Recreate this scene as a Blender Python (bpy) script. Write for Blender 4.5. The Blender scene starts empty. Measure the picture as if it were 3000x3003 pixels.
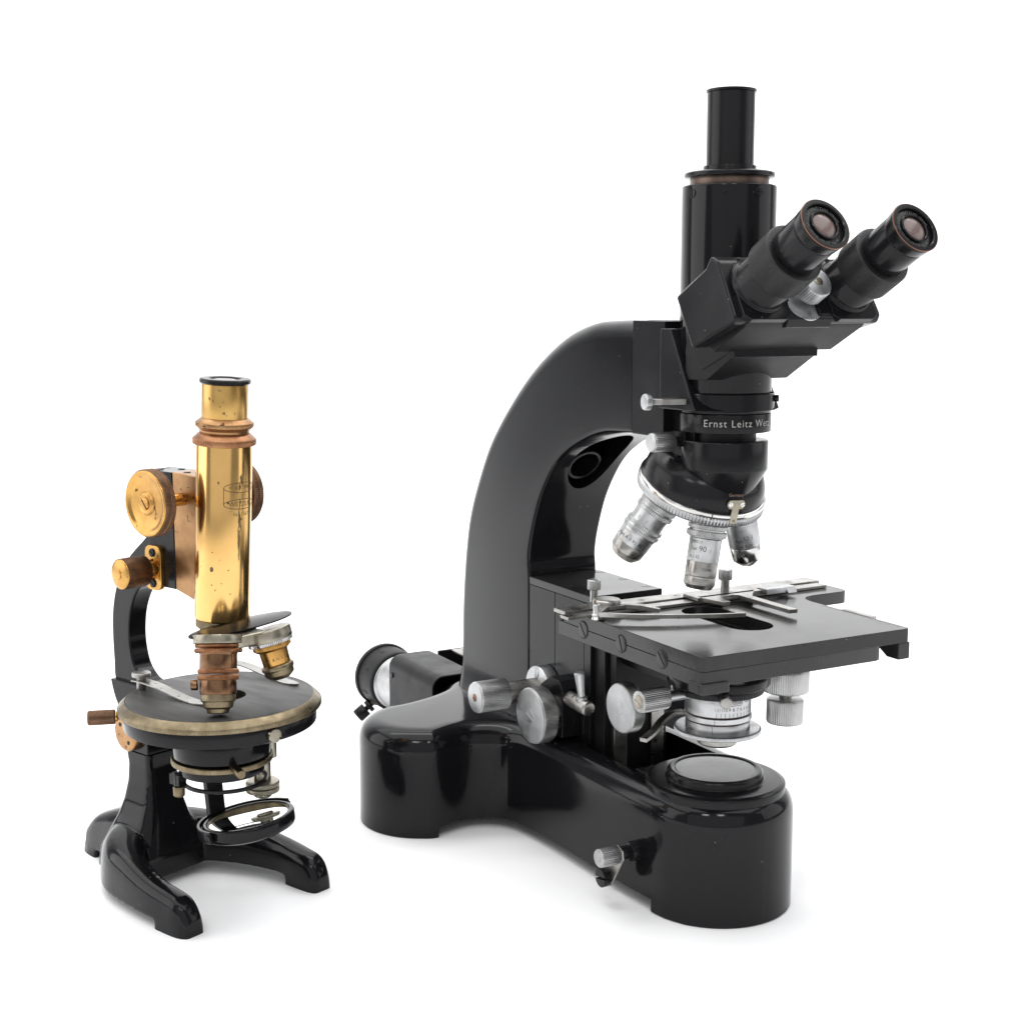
import bpy, bmesh, math, random
from mathutils import Vector, Matrix
random.seed(7)
C = bpy.context.scene.collection
sc = bpy.context.scene
R = math.radians
S = 0.001                                    # shapes are written in millimetres

# ------------------------------------------------------------------ camera, world, lights, exposure
cam = bpy.data.cameras.new('camera'); cam_o = bpy.data.objects.new('camera', cam); C.objects.link(cam_o)
cam.sensor_width = 36; cam.lens = 49.2; cam.clip_start = 0.01; cam.clip_end = 50
cam_o.location = (0, 0, 0.395); cam_o.rotation_euler = (R(90 - 8.34), 0, 0)
sc.camera = cam_o
w = bpy.data.worlds.new('World'); sc.world = w; w.use_nodes = True
w.node_tree.nodes['Background'].inputs[0].default_value = (0.93, 0.95, 1.0, 1)
w.node_tree.nodes['Background'].inputs[1].default_value = 0.30
def area(name, loc, target, sx, sy, power, col=(1, 1, 1)):
    l = bpy.data.lights.new(name, 'AREA'); l.shape = 'RECTANGLE'; l.size = sx; l.size_y = sy; l.energy = power; l.color = col
    o = bpy.data.objects.new(name, l); C.objects.link(o); o.location = loc
    o.rotation_euler = (Vector(target) - Vector(loc)).to_track_quat('-Z', 'Y').to_euler()
    return o
area('softbox_overhead', (0.0, 1.15, 1.75), (0, 1.0, 0), 3.4, 2.4, 51)
area('softbox_left', (-1.75, 0.85, 0.75), (-0.1, 0.95, 0.2), 1.5, 1.3, 14.5)
area('softbox_right', (1.85, 0.9, 0.8), (0.1, 0.95, 0.2), 1.3, 1.2, 6)
area('softbox_front', (-0.25, -1.3, 1.0), (-0.1, 0.9, 0.2), 4.2, 2.0, 14)
area('key_lamp', (-0.42, -0.35, 1.55), (0, 0.95, 0.1), 0.26, 0.26, 3.2)
area('key_lamp', (0.22, -0.35, 1.55), (0, 0.95, 0.1), 0.26, 0.26, 3.2)
area('background_lamp', (0.0, 1.6, 2.3), (0, 2.9, 0.7), 3.0, 0.6, 27)
vs = sc.view_settings; vs.view_transform = 'Standard'; vs.look = 'None'; vs.exposure = 0; vs.gamma = 1; vs.use_curve_mapping = False

# ------------------------------------------------------------------ materials
def mat(name, col, rough=0.4, metal=0.0, spec=0.5, coat=0.0, var=0.0, vscale=40.0, col2=None, bump=0.0, bscale=300.0,
        specks=0.0, speck_col=(0.5, 0.48, 0.45), rvar=0.0, grain=None, spots=None):
    m = bpy.data.materials.new(name); m.use_nodes = True; nt = m.node_tree; n = nt.nodes; L = nt.links
    b = n['Principled BSDF']
    b.inputs['Base Color'].default_value = (*col, 1); b.inputs['Roughness'].default_value = rough
    b.inputs['Metallic'].default_value = metal; b.inputs['Specular IOR Level'].default_value = spec
    if coat: b.inputs['Coat Weight'].default_value = coat; b.inputs['Coat Roughness'].default_value = 0.06
    tc = n.new('ShaderNodeTexCoord'); src = tc.outputs['Object']
    if grain:
        mp = n.new('ShaderNodeMapping'); mp.inputs['Scale'].default_value = grain; L.new(src, mp.inputs[0]); gsrc = mp.outputs[0]
    else: gsrc = src
    colout = None
    if var or col2:
        nz = n.new('ShaderNodeTexNoise'); nz.inputs['Scale'].default_value = vscale; nz.inputs['Detail'].default_value = 8; nz.inputs['Roughness'].default_value = 0.62
        L.new(gsrc, nz.inputs['Vector'])
        rp = n.new('ShaderNodeValToRGB'); rp.color_ramp.elements[0].position = 0.36; rp.color_ramp.elements[1].position = 0.66
        c2 = col2 if col2 else tuple(c * (1 - var) for c in col)
        rp.color_ramp.elements[0].color = (*c2, 1); rp.color_ramp.elements[1].color = (*col, 1)
        L.new(nz.outputs['Fac'], rp.inputs[0]); colout = rp.outputs[0]
    if spots:                                   # tarnish spots with a shape of their own
        scol, sscale, th = spots
        n2 = n.new('ShaderNodeTexNoise'); n2.inputs['Scale'].default_value = sscale; n2.inputs['Detail'].default_value = 5; L.new(src, n2.inputs['Vector'])
        r2 = n.new('ShaderNodeValToRGB'); r2.color_ramp.elements[0].position = th; r2.color_ramp.elements[1].position = th + 0.035
        r2.color_ramp.elements[0].color = (0, 0, 0, 1); r2.color_ramp.elements[1].color = (1, 1, 1, 1)
        L.new(n2.outputs['Fac'], r2.inputs[0])
        mx = n.new('ShaderNodeMixRGB'); L.new(r2.outputs[0], mx.inputs[0]); mx.inputs[2].default_value = (*scol, 1)
        if colout: L.new(colout, mx.inputs[1])
        else: mx.inputs[1].default_value = (*col, 1)
        colout = mx.outputs[0]
    if specks:                                  # dust and tiny chips
        v = n.new('ShaderNodeTexVoronoi'); v.inputs['Scale'].default_value = 190; L.new(src, v.inputs['Vector'])
        r3 = n.new('ShaderNodeValToRGB'); r3.color_ramp.elements[0].position = specks * 0.6; r3.color_ramp.elements[1].position = specks
        r3.color_ramp.elements[0].color = (1, 1, 1, 1); r3.color_ramp.elements[1].color = (0, 0, 0, 1)
        L.new(v.outputs['Distance'], r3.inputs[0])
        sp = n.new('ShaderNodeSeparateColor'); L.new(v.outputs['Color'], sp.inputs[0])
        gt = n.new('ShaderNodeMath'); gt.operation = 'GREATER_THAN'; gt.inputs[1].default_value = 0.86; L.new(sp.outputs[0], gt.inputs[0])
        ml = n.new('ShaderNodeMath'); ml.operation = 'MULTIPLY'; L.new(r3.outputs[0], ml.inputs[0]); L.new(gt.outputs[0], ml.inputs[1])
        mx = n.new('ShaderNodeMixRGB'); L.new(ml.outputs[0], mx.inputs[0]); mx.inputs[2].default_value = (*speck_col, 1)
        if colout: L.new(colout, mx.inputs[1])
        else: mx.inputs[1].default_value = (*col, 1)
        colout = mx.outputs[0]
    if colout: L.new(colout, b.inputs['Base Color'])
    if rvar:
        nz = n.new('ShaderNodeTexNoise'); nz.inputs['Scale'].default_value = vscale * 0.8; nz.inputs['Detail'].default_value = 6; L.new(gsrc, nz.inputs['Vector'])
        mr = n.new('ShaderNodeMapRange'); mr.inputs['From Min'].default_value = 0.3; mr.inputs['From Max'].default_value = 0.7
        mr.inputs['To Min'].default_value = max(0.02, rough - rvar); mr.inputs['To Max'].default_value = rough + rvar
        L.new(nz.outputs['Fac'], mr.inputs[0]); L.new(mr.outputs[0], b.inputs['Roughness'])
    if bump:
        nz = n.new('ShaderNodeTexNoise'); nz.inputs['Scale'].default_value = bscale; nz.inputs['Detail'].default_value = 4; L.new(gsrc, nz.inputs['Vector'])
        bp = n.new('ShaderNodeBump'); bp.inputs['Strength'].default_value = bump; bp.inputs['Distance'].default_value = 0.0004
        L.new(nz.outputs['Fac'], bp.inputs['Height']); L.new(bp.outputs[0], b.inputs['Normal'])
    return m
LACQ = mat('black_lacquer', (0.006, 0.006, 0.007), 0.12, spec=0.23, specks=0.05, rvar=0.04, vscale=25, bump=0.05, bscale=120)
LACQ2 = mat('black_lacquer_satin', (0.008, 0.008, 0.009), 0.22, spec=0.21, specks=0.05, rvar=0.06, vscale=30)
MATTE = mat('black_matte', (0.009, 0.009, 0.0095), 0.40, spec=0.2, rvar=0.08, vscale=60, bump=0.06, bscale=500)
HEADB = mat('satin_black_head', (0.007, 0.007, 0.0075), 0.44, spec=0.16, rvar=0.06, vscale=40, specks=0.05)
STAGE = mat('worn_black_stage', (0.009, 0.009, 0.009), 0.15, spec=0.36, col2=(0.020, 0.0195, 0.019), vscale=16, specks=0.05, rvar=0.09, bump=0.08, bscale=250)
EBON = mat('dull_ebonite', (0.050, 0.048, 0.045), 0.45, spec=0.4, col2=(0.030, 0.029, 0.028), vscale=35, grain=(1, 4, 1), rvar=0.08, bump=0.1, bscale=500)
CRINK = mat('crinkle_black', (0.009, 0.009, 0.009), 0.5, spec=0.25, bump=0.9, bscale=900)
KNB = mat('knurled_black', (0.010, 0.010, 0.010), 0.36, spec=0.35, bump=0.5, bscale=700)
DARK = mat('dark_hollow', (0.004, 0.004, 0.004), 0.7)
CHROME = mat('worn_chrome', (0.68, 0.68, 0.67), 0.17, 1.0, rvar=0.08, vscale=90, col2=(0.55, 0.54, 0.52), spots=((0.10, 0.07, 0.055), 160, 0.66))
SATIN = mat('satin_aluminium', (0.52, 0.525, 0.53), 0.36, 1.0, rvar=0.08, vscale=120, col2=(0.44, 0.445, 0.45), spots=((0.26, 0.24, 0.22), 240, 0.73))
ALU = mat('bright_aluminium', (0.54, 0.545, 0.55), 0.42, 1.0, rvar=0.08, vscale=130, col2=(0.47, 0.475, 0.48), spots=((0.30, 0.28, 0.26), 240, 0.75))
KNURL = mat('knurled_aluminium', (0.50, 0.50, 0.495), 0.36, 1.0, col2=(0.43, 0.43, 0.425), vscale=150)
STEEL = mat('grey_worn_steel', (0.42, 0.412, 0.39), 0.34, 1.0, col2=(0.30, 0.288, 0.268), vscale=90, rvar=0.1, spots=((0.11, 0.075, 0.05), 200, 0.66))
NICK = mat('aged_nickel', (0.37, 0.345, 0.28), 0.30, 1.0, col2=(0.27, 0.245, 0.19), vscale=110, rvar=0.1)
NICKB = mat('brassy_nickel', (0.25, 0.205, 0.13), 0.36, 1.0, col2=(0.165, 0.13, 0.08), vscale=140, rvar=0.1)
BRASS = mat('polished_brass', (0.80, 0.50, 0.185), 0.19, 1.0, rvar=0.04, vscale=40, col2=(0.75, 0.455, 0.16), spots=((0.09, 0.055, 0.03), 130, 0.72), bump=0.015, bscale=60)
BRASS2 = mat('lacquered_brass', (0.58, 0.335, 0.10), 0.27, 1.0, rvar=0.08, vscale=80, col2=(0.43, 0.235, 0.07), spots=((0.12, 0.06, 0.03), 150, 0.66))
BRASS3 = mat('brushed_brass', (0.58, 0.365, 0.125), 0.30, 1.0, rvar=0.06, vscale=60, col2=(0.48, 0.29, 0.09), bump=0.05, bscale=200)
BRASSB = mat('bronzed_brass', (0.42, 0.245, 0.115), 0.33, 1.0, rvar=0.08, vscale=90, col2=(0.31, 0.17, 0.08), spots=((0.10, 0.055, 0.03), 210, 0.66))
BRONZE = mat('dull_bronze', (0.17, 0.125, 0.10), 0.4, 1.0, col2=(0.12, 0.085, 0.07), vscale=120)
TARN = mat('tarnished_brass', (0.20, 0.12, 0.075), 0.42, 1.0, col2=(0.12, 0.07, 0.045), vscale=150)
COPPER = mat('coppery_brass', (0.38, 0.19, 0.095), 0.32, 1.0, col2=(0.26, 0.12, 0.062), vscale=100, rvar=0.08)
COPPERD = mat('brown_brass', (0.23, 0.13, 0.07), 0.25, 1.0, col2=(0.14, 0.072, 0.042), vscale=100, rvar=0.08)
WORN = mat('worn_brown_edge', (0.20, 0.09, 0.05), 0.5, 0.4)
WHITEINK = mat('pale_engraving', (0.42, 0.405, 0.385), 0.6)
DIMINK = mat('dim_engraving', (0.16, 0.158, 0.155), 0.6)
REDINK = mat('brownish_engraving', (0.26, 0.17, 0.13), 0.6)
BLACKINK = mat('black_engraving', (0.02, 0.018, 0.016), 0.6)
BROWNINK = mat('brown_engraving', (0.055, 0.03, 0.015), 0.6)
MIRROR = mat('mirror_silver', (0.93, 0.93, 0.92), 0.012, 1.0)
def glass_mat(name, col, rough, milky):
    m = mat(name, col, rough, 0, 0.5); b = m.node_tree.nodes['Principled BSDF']
    b.inputs['Transmission Weight'].default_value = milky; b.inputs['IOR'].default_value = 1.5
    return m
FROST = mat('frosted_field_lens', (0.13, 0.13, 0.128), 0.13, spec=0.4, col2=(0.10, 0.10, 0.098), vscale=50)
LENS = mat('eyepiece_lens', (0.15, 0.105, 0.095), 0.16, spec=0.55)
GLASS = glass_mat('clear_glass', (0.9, 0.95, 0.95), 0.02, 1.0)
FLOORM = mat('white_sweep', (0.95, 0.95, 0.95), 0.75, spec=0.25)

# ------------------------------------------------------------------ geometry helpers
def V(*a): return Vector(a)
def frame(d, ref=None):
    wv = Vector(d).normalized()
    ref = Vector(ref) if ref is not None else (V(0, 0, 1) if abs(wv.z) < 0.9 else V(1, 0, 0))
    e1 = (ref - wv * ref.dot(wv)).normalized()
    return e1, wv.cross(e1), wv
def merge(*gs):
    vs, fs = [], []
    for v, f in gs:
        o = len(vs); vs += list(v); fs += [tuple(i + o for i in q) for q in f]
    return vs, fs
def chamf(prof, b=0.5):
    out = []
    n = len(prof)
    for i, p in enumerate(prof):
        k = p[2] if len(p) > 2 else 0
        if 0 < i < n - 1:
            a, c = prof[i - 1], prof[i + 1]
            da = math.hypot(a[0] - p[0], a[1] - p[1]); dc = math.hypot(c[0] - p[0], c[1] - p[1])
            if da > 1e-6 and dc > 1e-6:
                cr = abs((a[0]-p[0])*(c[1]-p[1]) - (a[1]-p[1])*(c[0]-p[0])) / (da*dc)
                if cr > 0.3:
                    bb = min(b, da * 0.4, dc * 0.4)
                    pa = (p[0] + (a[0]-p[0])*bb/da, p[1] + (a[1]-p[1])*bb/da); pc = (p[0] + (c[0]-p[0])*bb/dc, p[1] + (c[1]-p[1])*bb/dc)
                    mid = ((pa[0]+pc[0])/2*0.6 + p[0]*0.4, (pa[1]+pc[1])/2*0.6 + p[1]*0.4)
                    out += [(*pa, k if (c[2] if len(c) > 2 else 0) or (a[2] if len(a) > 2 else 0) else 0), (*mid, k), (*pc, k)]
                    continue
        out.append((p[0], p[1], k))
    return out
def lathe(prof, p=(0, 0, 0), d=(0, 0, 1), seg=56, knurl=None, b=0.45, ref=None):
    """prof: (radius, height along d[, 1 = knurled]); knurl=(teeth, depth)"""
    prof = chamf([(0, prof[0][1])] + list(prof) + [(0, prof[-1][1])], b)
    if knurl: seg = knurl[0] * 4
    e1, e2, wv = frame(d, ref); P = Vector(p)
    vs, fs, rings = [], [], []
    for q in prof:
        r, h = q[0], q[1]
        if r < 1e-6: rings.append([len(vs)]); vs.append(P + wv * h); continue
        ring = []
        for i in range(seg):
            a = 2 * math.pi * i / seg
            rr = r
            if knurl and q[2]: rr = r - (knurl[1] if i % 4 in (2, 3) else 0)
            ring.append(len(vs)); vs.append(P + wv * h + (e1 * math.cos(a) + e2 * math.sin(a)) * rr)
        rings.append(ring)
    for a, c in zip(rings, rings[1:]):
        if len(a) == 1 and len(c) == 1: continue
        for i in range(seg):
            j = (i + 1) % seg
            if len(a) == 1: fs.append((a[0], c[i], c[j]))
            elif len(c) == 1: fs.append((a[i], a[j], c[0]))
            else: fs.append((a[i], a[j], c[j], c[i]))
    return vs, fs
def cyl(r, p, q, **k):
    P, Q = Vector(p), Vector(q); return lathe([(r, 0), (r, (Q - P).length)], P, Q - P, **k)
def ring(r0, r1, h0, h1, p=(0, 0, 0), d=(0, 0, 1), seg=64, knurl=None, b=0.4):
    e1, e2, wv = frame(d); P = Vector(p)
    pr = [(r0, h0), (r1, h0), (r1, h1), (r0, h1)]
    pp = []
    for i in range(4):
        a, c, q = pr[i - 1], pr[(i + 1) % 4], pr[i]
        da = math.hypot(a[0]-q[0], a[1]-q[1]); dc = math.hypot(c[0]-q[0], c[1]-q[1]); bb = min(b, da*.3, dc*.3)
        pp += [(q[0]+(a[0]-q[0])*bb/da, q[1]+(a[1]-q[1])*bb/da, i in (1, 2)), (q[0]+(c[0]-q[0])*bb/dc, q[1]+(c[1]-q[1])*bb/dc, i in (1, 2))]
    if knurl: seg = knurl[0] * 4
    vs, fs = [], []
    for r, h, k in pp:
        for i in range(seg):
            a = 2 * math.pi * i / seg; rr = r - (knurl[1] if (knurl and k and i % 4 in (2, 3)) else 0)
            vs.append(P + wv * h + (e1 * math.cos(a) + e2 * math.sin(a)) * rr)
    m = len(pp)
    for k in range(m):
        for i in range(seg):
            j = (i + 1) % seg; k2 = (k + 1) % m
            fs.append((k*seg+i, k*seg+j, k2*seg+j, k2*seg+i))
    return vs, fs
def prism(poly, o, u, v, n, t0, t1):
    o, u, v, n = map(Vector, (o, u, v, n)); k = len(poly)
    vs = [o + u * a + v * c + n * t0 for a, c in poly] + [o + u * a + v * c + n * t1 for a, c in poly]
    fs = [tuple(range(k))[::-1], tuple(range(k, 2 * k))] + [(i, (i + 1) % k, k + (i + 1) % k, k + i) for i in range(k)]
    return vs, fs
def pxz(poly, y0, y1): return prism(poly, (0, 0, 0), (1, 0, 0), (0, 0, 1), (0, 1, 0), y0, y1)
def pxy(poly, z0, z1): return prism(poly, (0, 0, 0), (1, 0, 0), (0, 1, 0), (0, 0, 1), z0, z1)
def box(x0, x1, y0, y1, z0, z1): return pxy([(x0, y0), (x1, y0), (x1, y1), (x0, y1)], z0, z1)
def sweep(pts, hw, hh, up=(0, 0, 1)):
    """flat bar along a path; hw half width, hh half height; hw may be a list"""
    vs, fs = [], []; n = len(pts); pts = [Vector(p) for p in pts]; up = Vector(up)
    for i, p in enumerate(pts):
        t = (pts[min(i + 1, n - 1)] - pts[max(i - 1, 0)]).normalized(); s = t.cross(up).normalized(); u2 = s.cross(t)
        a = hw[i] if isinstance(hw, (list, tuple)) else hw
        vs += [p + s * a + u2 * hh, p - s * a + u2 * hh, p - s * a - u2 * hh, p + s * a - u2 * hh]
    for i in range(n - 1):
        for k in range(4): fs.append((4*i+k, 4*i+(k+1) % 4, 4*i+4+(k+1) % 4, 4*i+4+k))
    fs += [(3, 2, 1, 0), (4*n-4, 4*n-3, 4*n-2, 4*n-1)]
    return vs, fs
def catmull(P, m):
    """open Catmull-Rom through points, m samples per span"""
    out = []; n = len(P)
    for i in range(n - 1):
        p0, p1, p2, p3 = P[max(i-1, 0)], P[i], P[i+1], P[min(i+2, n-1)]
        for k in range(m):
            t = k / m
            out.append(tuple(0.5*((2*b) + (c-a)*t + (2*a-5*b+4*c-d)*t*t + (3*b-a-3*c+d)*t**3) for a, b, c, d in zip(p0, p1, p2, p3)))
    out.append(tuple(P[-1])); return out
def loft(sections):
    vs, fs = [], []; n = len(sections[0])
    for s in sections: vs += [Vector(p) for p in s]
    for i in range(len(sections) - 1):
        for k in range(n): fs.append((i*n+k, i*n+(k+1) % n, (i+1)*n+(k+1) % n, (i+1)*n+k))
    fs.append(tuple(range(n))[::-1]); fs.append(tuple(range((len(sections)-1)*n, len(sections)*n)))
    return vs, fs
def raw(name, g):
    me = bpy.data.meshes.new(name); me.from_pydata([tuple(Vector(v) * S) for v in g[0]], [], g[1])
    bm = bmesh.new(); bm.from_mesh(me); bmesh.ops.remove_doubles(bm, verts=bm.verts, dist=1e-7)
    bmesh.ops.recalc_face_normals(bm, faces=bm.faces); bm.to_mesh(me); bm.free()
    return me
def obj(name, g, m, parent=None, bevel=0.0, ang=32, cuts=None, seg=2):
    me = raw(name, g)
    o = bpy.data.objects.new(name, me); C.objects.link(o)
    if cuts:
        tmp = []
        for cg in cuts:
            co = bpy.data.objects.new('cutter', raw('cutter', cg)); C.objects.link(co); tmp.append(co)
            md = o.modifiers.new('cut', 'BOOLEAN'); md.operation = 'DIFFERENCE'; md.solver = 'EXACT'; md.object = co
        dg = bpy.context.evaluated_depsgraph_get(); dg.update()
        me2 = bpy.data.meshes.new_from_object(o.evaluated_get(dg)); o.modifiers.clear(); o.data = me2; bpy.data.meshes.remove(me); me = me2; me.name = name
        for co in tmp:
            d = co.data; bpy.data.objects.remove(co); bpy.data.meshes.remove(d)
    me.materials.clear(); me.materials.append(m)
    me.polygons.foreach_set('use_smooth', [True] * len(me.polygons))
    if bevel:
        md = o.modifiers.new('bevel', 'BEVEL'); md.width = bevel * S; md.segments = seg; md.limit_method = 'ANGLE'; md.angle_limit = R(28); md.harden_normals = True
        md.use_clamp_overlap = True
    else: me.set_sharp_from_angle(angle=R(ang))
    if parent is not None: o.parent = parent
    return o
def text_mesh(s, size, sx=1.0, space=1.0):
    cu = bpy.data.curves.new('lettering', 'FONT'); cu.body = s; cu.size = size; cu.align_x = 'CENTER'; cu.align_y = 'CENTER'; cu.resolution_u = 3; cu.offset = -size * 0.007; cu.space_character = space
    t = bpy.data.objects.new('lettering', cu); C.objects.link(t)
    dg = bpy.context.evaluated_depsgraph_get(); dg.update()
    me = bpy.data.meshes.new_from_object(t.evaluated_get(dg)); bpy.data.objects.remove(t); bpy.data.curves.remove(cu)
    bm = bmesh.new(); bm.from_mesh(me)
    bmesh.ops.triangulate(bm, faces=bm.faces)
    vs = [(v.co.x * sx, v.co.y) for v in bm.verts]; fs = [tuple(v.index for v in f.verts) for f in bm.faces]
    bm.free(); bpy.data.meshes.remove(me)
    return vs, fs
def put(g2, fn): return [fn(a, c) for a, c in g2[0]], g2[1]
def flatink(name, g2, o, u, v, m, parent):
    o, u, v = map(Vector, (o, u, v)); n = u.cross(v)
    me = raw(name, put(g2, lambda a, c: o + u * a + v * c)); me.materials.append(m)
    ob = bpy.data.objects.new(name, me); C.objects.link(ob); ob.parent = parent; return ob
def cylink(name, g2, p, up, r, toward, m, parent, dang=0.0, h=0.0, lift=0.09, slope=0.0):
    """flat drawing wrapped on a cylinder about p with axis up; centred dang degrees from the direction toward"""
    e1, e2, wv = frame(up, toward); P = Vector(p)
    def fn(a, c):
        t = R(dang) + a / r
        rr = r + lift + slope * (c + h)
        return P + wv * (h + c) + (e1 * math.cos(t) + e2 * math.sin(t)) * rr
    me = raw(name, put(g2, fn)); me.materials.append(m)
    ob = bpy.data.objects.new(name, me); C.objects.link(ob); ob.parent = parent; return ob
def stroke(pts, wd):
    vs, fs = [], []
    for (x0, y0), (x1, y1) in zip(pts, pts[1:]):
        d = math.hypot(x1-x0, y1-y0); nx, ny = -(y1-y0)/d*wd/2, (x1-x0)/d*wd/2; k = len(vs)
        n = max(1, int(d / 1.2))
        for i in range(n + 1):
            t = i / n; x, y = x0+(x1-x0)*t, y0+(y1-y0)*t; vs += [(x+nx, y+ny), (x-nx, y-ny)]
        for i in range(n): fs.append((k+2*i, k+2*i+1, k+2*i+3, k+2*i+2))
    return vs, fs
def sh(g2, dx, dy): return [(a+dx, c+dy) for a, c in g2[0]], g2[1]
def screw(parent, p, d, r, h=0.8, m=None, slot=45, dome=0.0, name='screw'):
    """slotted screw head with a recessed slot as its sub-part colour"""
    m = m or LACQ2; e1, e2, wv = frame(d); P = Vector(p)
    a = R(slot); u = e1 * math.cos(a) + e2 * math.sin(a); v = wv.cross(u); sw = max(0.35, r * 0.13)
    s = obj(name, lathe([(r, 0), (r, h), (r * 0.93, h + 0.15 + dome)], P, wv, seg=28, b=0.15), m, parent,
            cuts=[prism([(-r*1.2, -sw), (r*1.2, -sw), (r*1.2, sw), (-r*1.2, sw)], P, u, v, wv, h * 0.45, h + 3 + dome)])
    return s
def rootobj(name, loc, rz, label, cat):
    o = bpy.data.objects.new(name, None); C.objects.link(o); o.location = loc; o.rotation_euler = (0, 0, rz); o.empty_display_size = 0.05
    o['label'] = label; o['category'] = cat; return o

# ------------------------------------------------------------------ the setting: white sweep
def make_sweep():
    prof = [(-0.7, 0.0), (1.9, 0.0)]
    rad = 0.8
    for i in range(1, 25):
        a = i / 24 * math.pi / 2; prof.append((1.9 + rad * math.sin(a), rad - rad * math.cos(a)))
    prof.append((2.7, 2.6))
    me = bpy.data.meshes.new('backdrop'); n = len(prof)
    me.from_pydata([(-3, y, z) for y, z in prof] + [(3, y, z) for y, z in prof], [], [(i, n + i, n + i + 1, i + 1) for i in range(n - 1)])
    me.materials.append(FLOORM); me.polygons.foreach_set('use_smooth', [True] * len(me.polygons))
    o = bpy.data.objects.new('backdrop', me); C.objects.link(o); o['kind'] = 'structure'; o['label'] = 'seamless white studio sweep under and behind both microscopes'
make_sweep()

# ================================================================== THE BLACK RESEARCH MICROSCOPE
BM = rootobj('research_microscope', (0.13601, 0.901, 0), R(-60.7), 'large black trinocular research microscope with curved arm, square stage and chrome objectives', 'microscope')
a_ = R(-60.7)
def to_local(root_loc, ang, wp):
    d = Vector(wp) - Vector(root_loc); c, s = math.cos(ang), math.sin(ang)
    return V(d.x * c + d.y * s, -d.x * s + d.y * c, d.z) * 1000
BCAM = to_local((0.13601, 0.901, 0), a_, (0, 0, 0.395))
AX = 1.5
near = [(52*math.cos(t), 52*math.sin(t)) for t in [R(-i*7.5) for i in range(0, 9)]]
near += [(12, -50.4), (-8, -52.4), (-34, -54), (-72, -55.2), (-118, -56), (-148, -58), (-166, -61), (-178, -67), (-186, -79), (-188.5, -93)]
near += [(-232+49*math.cos(R(t)), -105+49*math.sin(R(t))) for t in (-12, -28, -45, -60, -75, -90, -105, -120, -135, -150, -165, -180)]
near += [(-285, -90), (-291, -74), (-301, -58), (-317, -43), (-327, -24), (-330, 0)]
half = catmull(near, 5)
outline = half + [(x, -y) for x, y in half[-2:0:-1]]
def offset(poly, d):
    n = len(poly); out = []
    for i in range(n):
        (x0, y0), (x1, y1) = poly[i - 2], poly[(i + 2) % n]
        tx, ty = x1 - x0, y1 - y0; l = math.hypot(tx, ty); out.append((poly[i][0] + ty / l * d, poly[i][1] - tx / l * d))
    return out
def area2(p): return sum(p[i-1][0]*p[i][1] - p[i][0]*p[i-1][1] for i in range(len(p)))
sg = -1 if area2(outline) < 0 else 1
ZT, RR = 81.5, 19.0
secs = [[(x, y, 0) for x, y in offset(outline, -0.8*sg)], [(x, y, 1.0) for x, y in outline], [(x, y, 30) for x, y in outline], [(x, y, ZT - RR) for x, y in outline]]
for i in range(1, 13):
    t = i / 12 * math.pi / 2; ex = 2 / 2.5
    secs.append([(x, y, ZT - RR + RR * math.sin(t) ** ex) for x, y in offset(outline, -sg * RR * (1 - max(0.0, math.cos(t)) ** ex))])
def arch():                                   # shallow raised underside between the feet
    hp = [(1.5, -90), (-150, -95), (-168, -127), (-187.5, -113), (-225, -100), (-262, -62), (-400, -58)]
    return pxy(hp + [(x, -y) for x, y in hp[::-1]], -5, 9.2)
def rrect(x0, x1, y0, y1, r, n=5):
    out = []
    for cx, cy, a0 in ((x1-r, y1-r, 0), (x0+r, y1-r, 90), (x0+r, y0+r, 180), (x1-r, y0+r, 270)):
        for i in range(n + 1): t = R(a0 + 90 * i / n); out.append((cx + r*math.cos(t), cy + r*math.sin(t)))
    return out
base = obj('base', loft(secs), LACQ, BM, cuts=[arch(), pxy(rrect(-107, -36, -36, 36, 6), 26, 120)], ang=38)
# lamp window on the front lobe
fp = obj('lens_mount', lathe([(46.5, 76), (46.5, 83.0), (43.5, 84.2), (33, 84.2), (32, 84.8), (32, 88.5), (30.5, 90.5), (27.6, 90.5), (27.2, 89.6)], seg=96, b=0.5), LACQ2, BM)
obj('field_lens', lathe([(27.1, 88), (27.1, 89.5), (26.4, 89.8), (12, 89.95)], seg=72, b=0.2), FROST, fp)
for s in (-1, 1): obj('filler_plate', box(-44, -30, s*20-14, s*20+14, 78, 82.3), LACQ2, fp, bevel=0.5)
# diaphragm lever on the side of the base
dl = obj('diaphragm_lever', pxz([(-31, 15), (-27, 12), (-21, 13.5), (-6.5, 36), (-7.5, 42.5), (-13, 45), (-19, 42), (-31, 22)], -69.0, -67.6), STEEL, BM, bevel=0.3)
obj('knurled_grip', merge(lathe([(6.2, 0, 1), (6.2, 14, 1), (5.6, 14.8)], (-13, -69, 38.5), (0, -1, 0), knurl=(30, 0.35), b=0.4), cyl(2.5, (-13, -69, 38.5), (-13, -84.3, 38.5))), KNURL, dl)
obj('shaft', merge(cyl(6.5, (-13, -50, 38.5), (-13, -60, 38.5)), cyl(4.5, (-13, -60, 38.5), (-13, -67.6, 38.5))), LACQ2, dl)
screw(dl, (-25.5, -69, 18.5), (0, -1, 0), 6.3, 5.0, LACQ2, 100)

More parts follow.
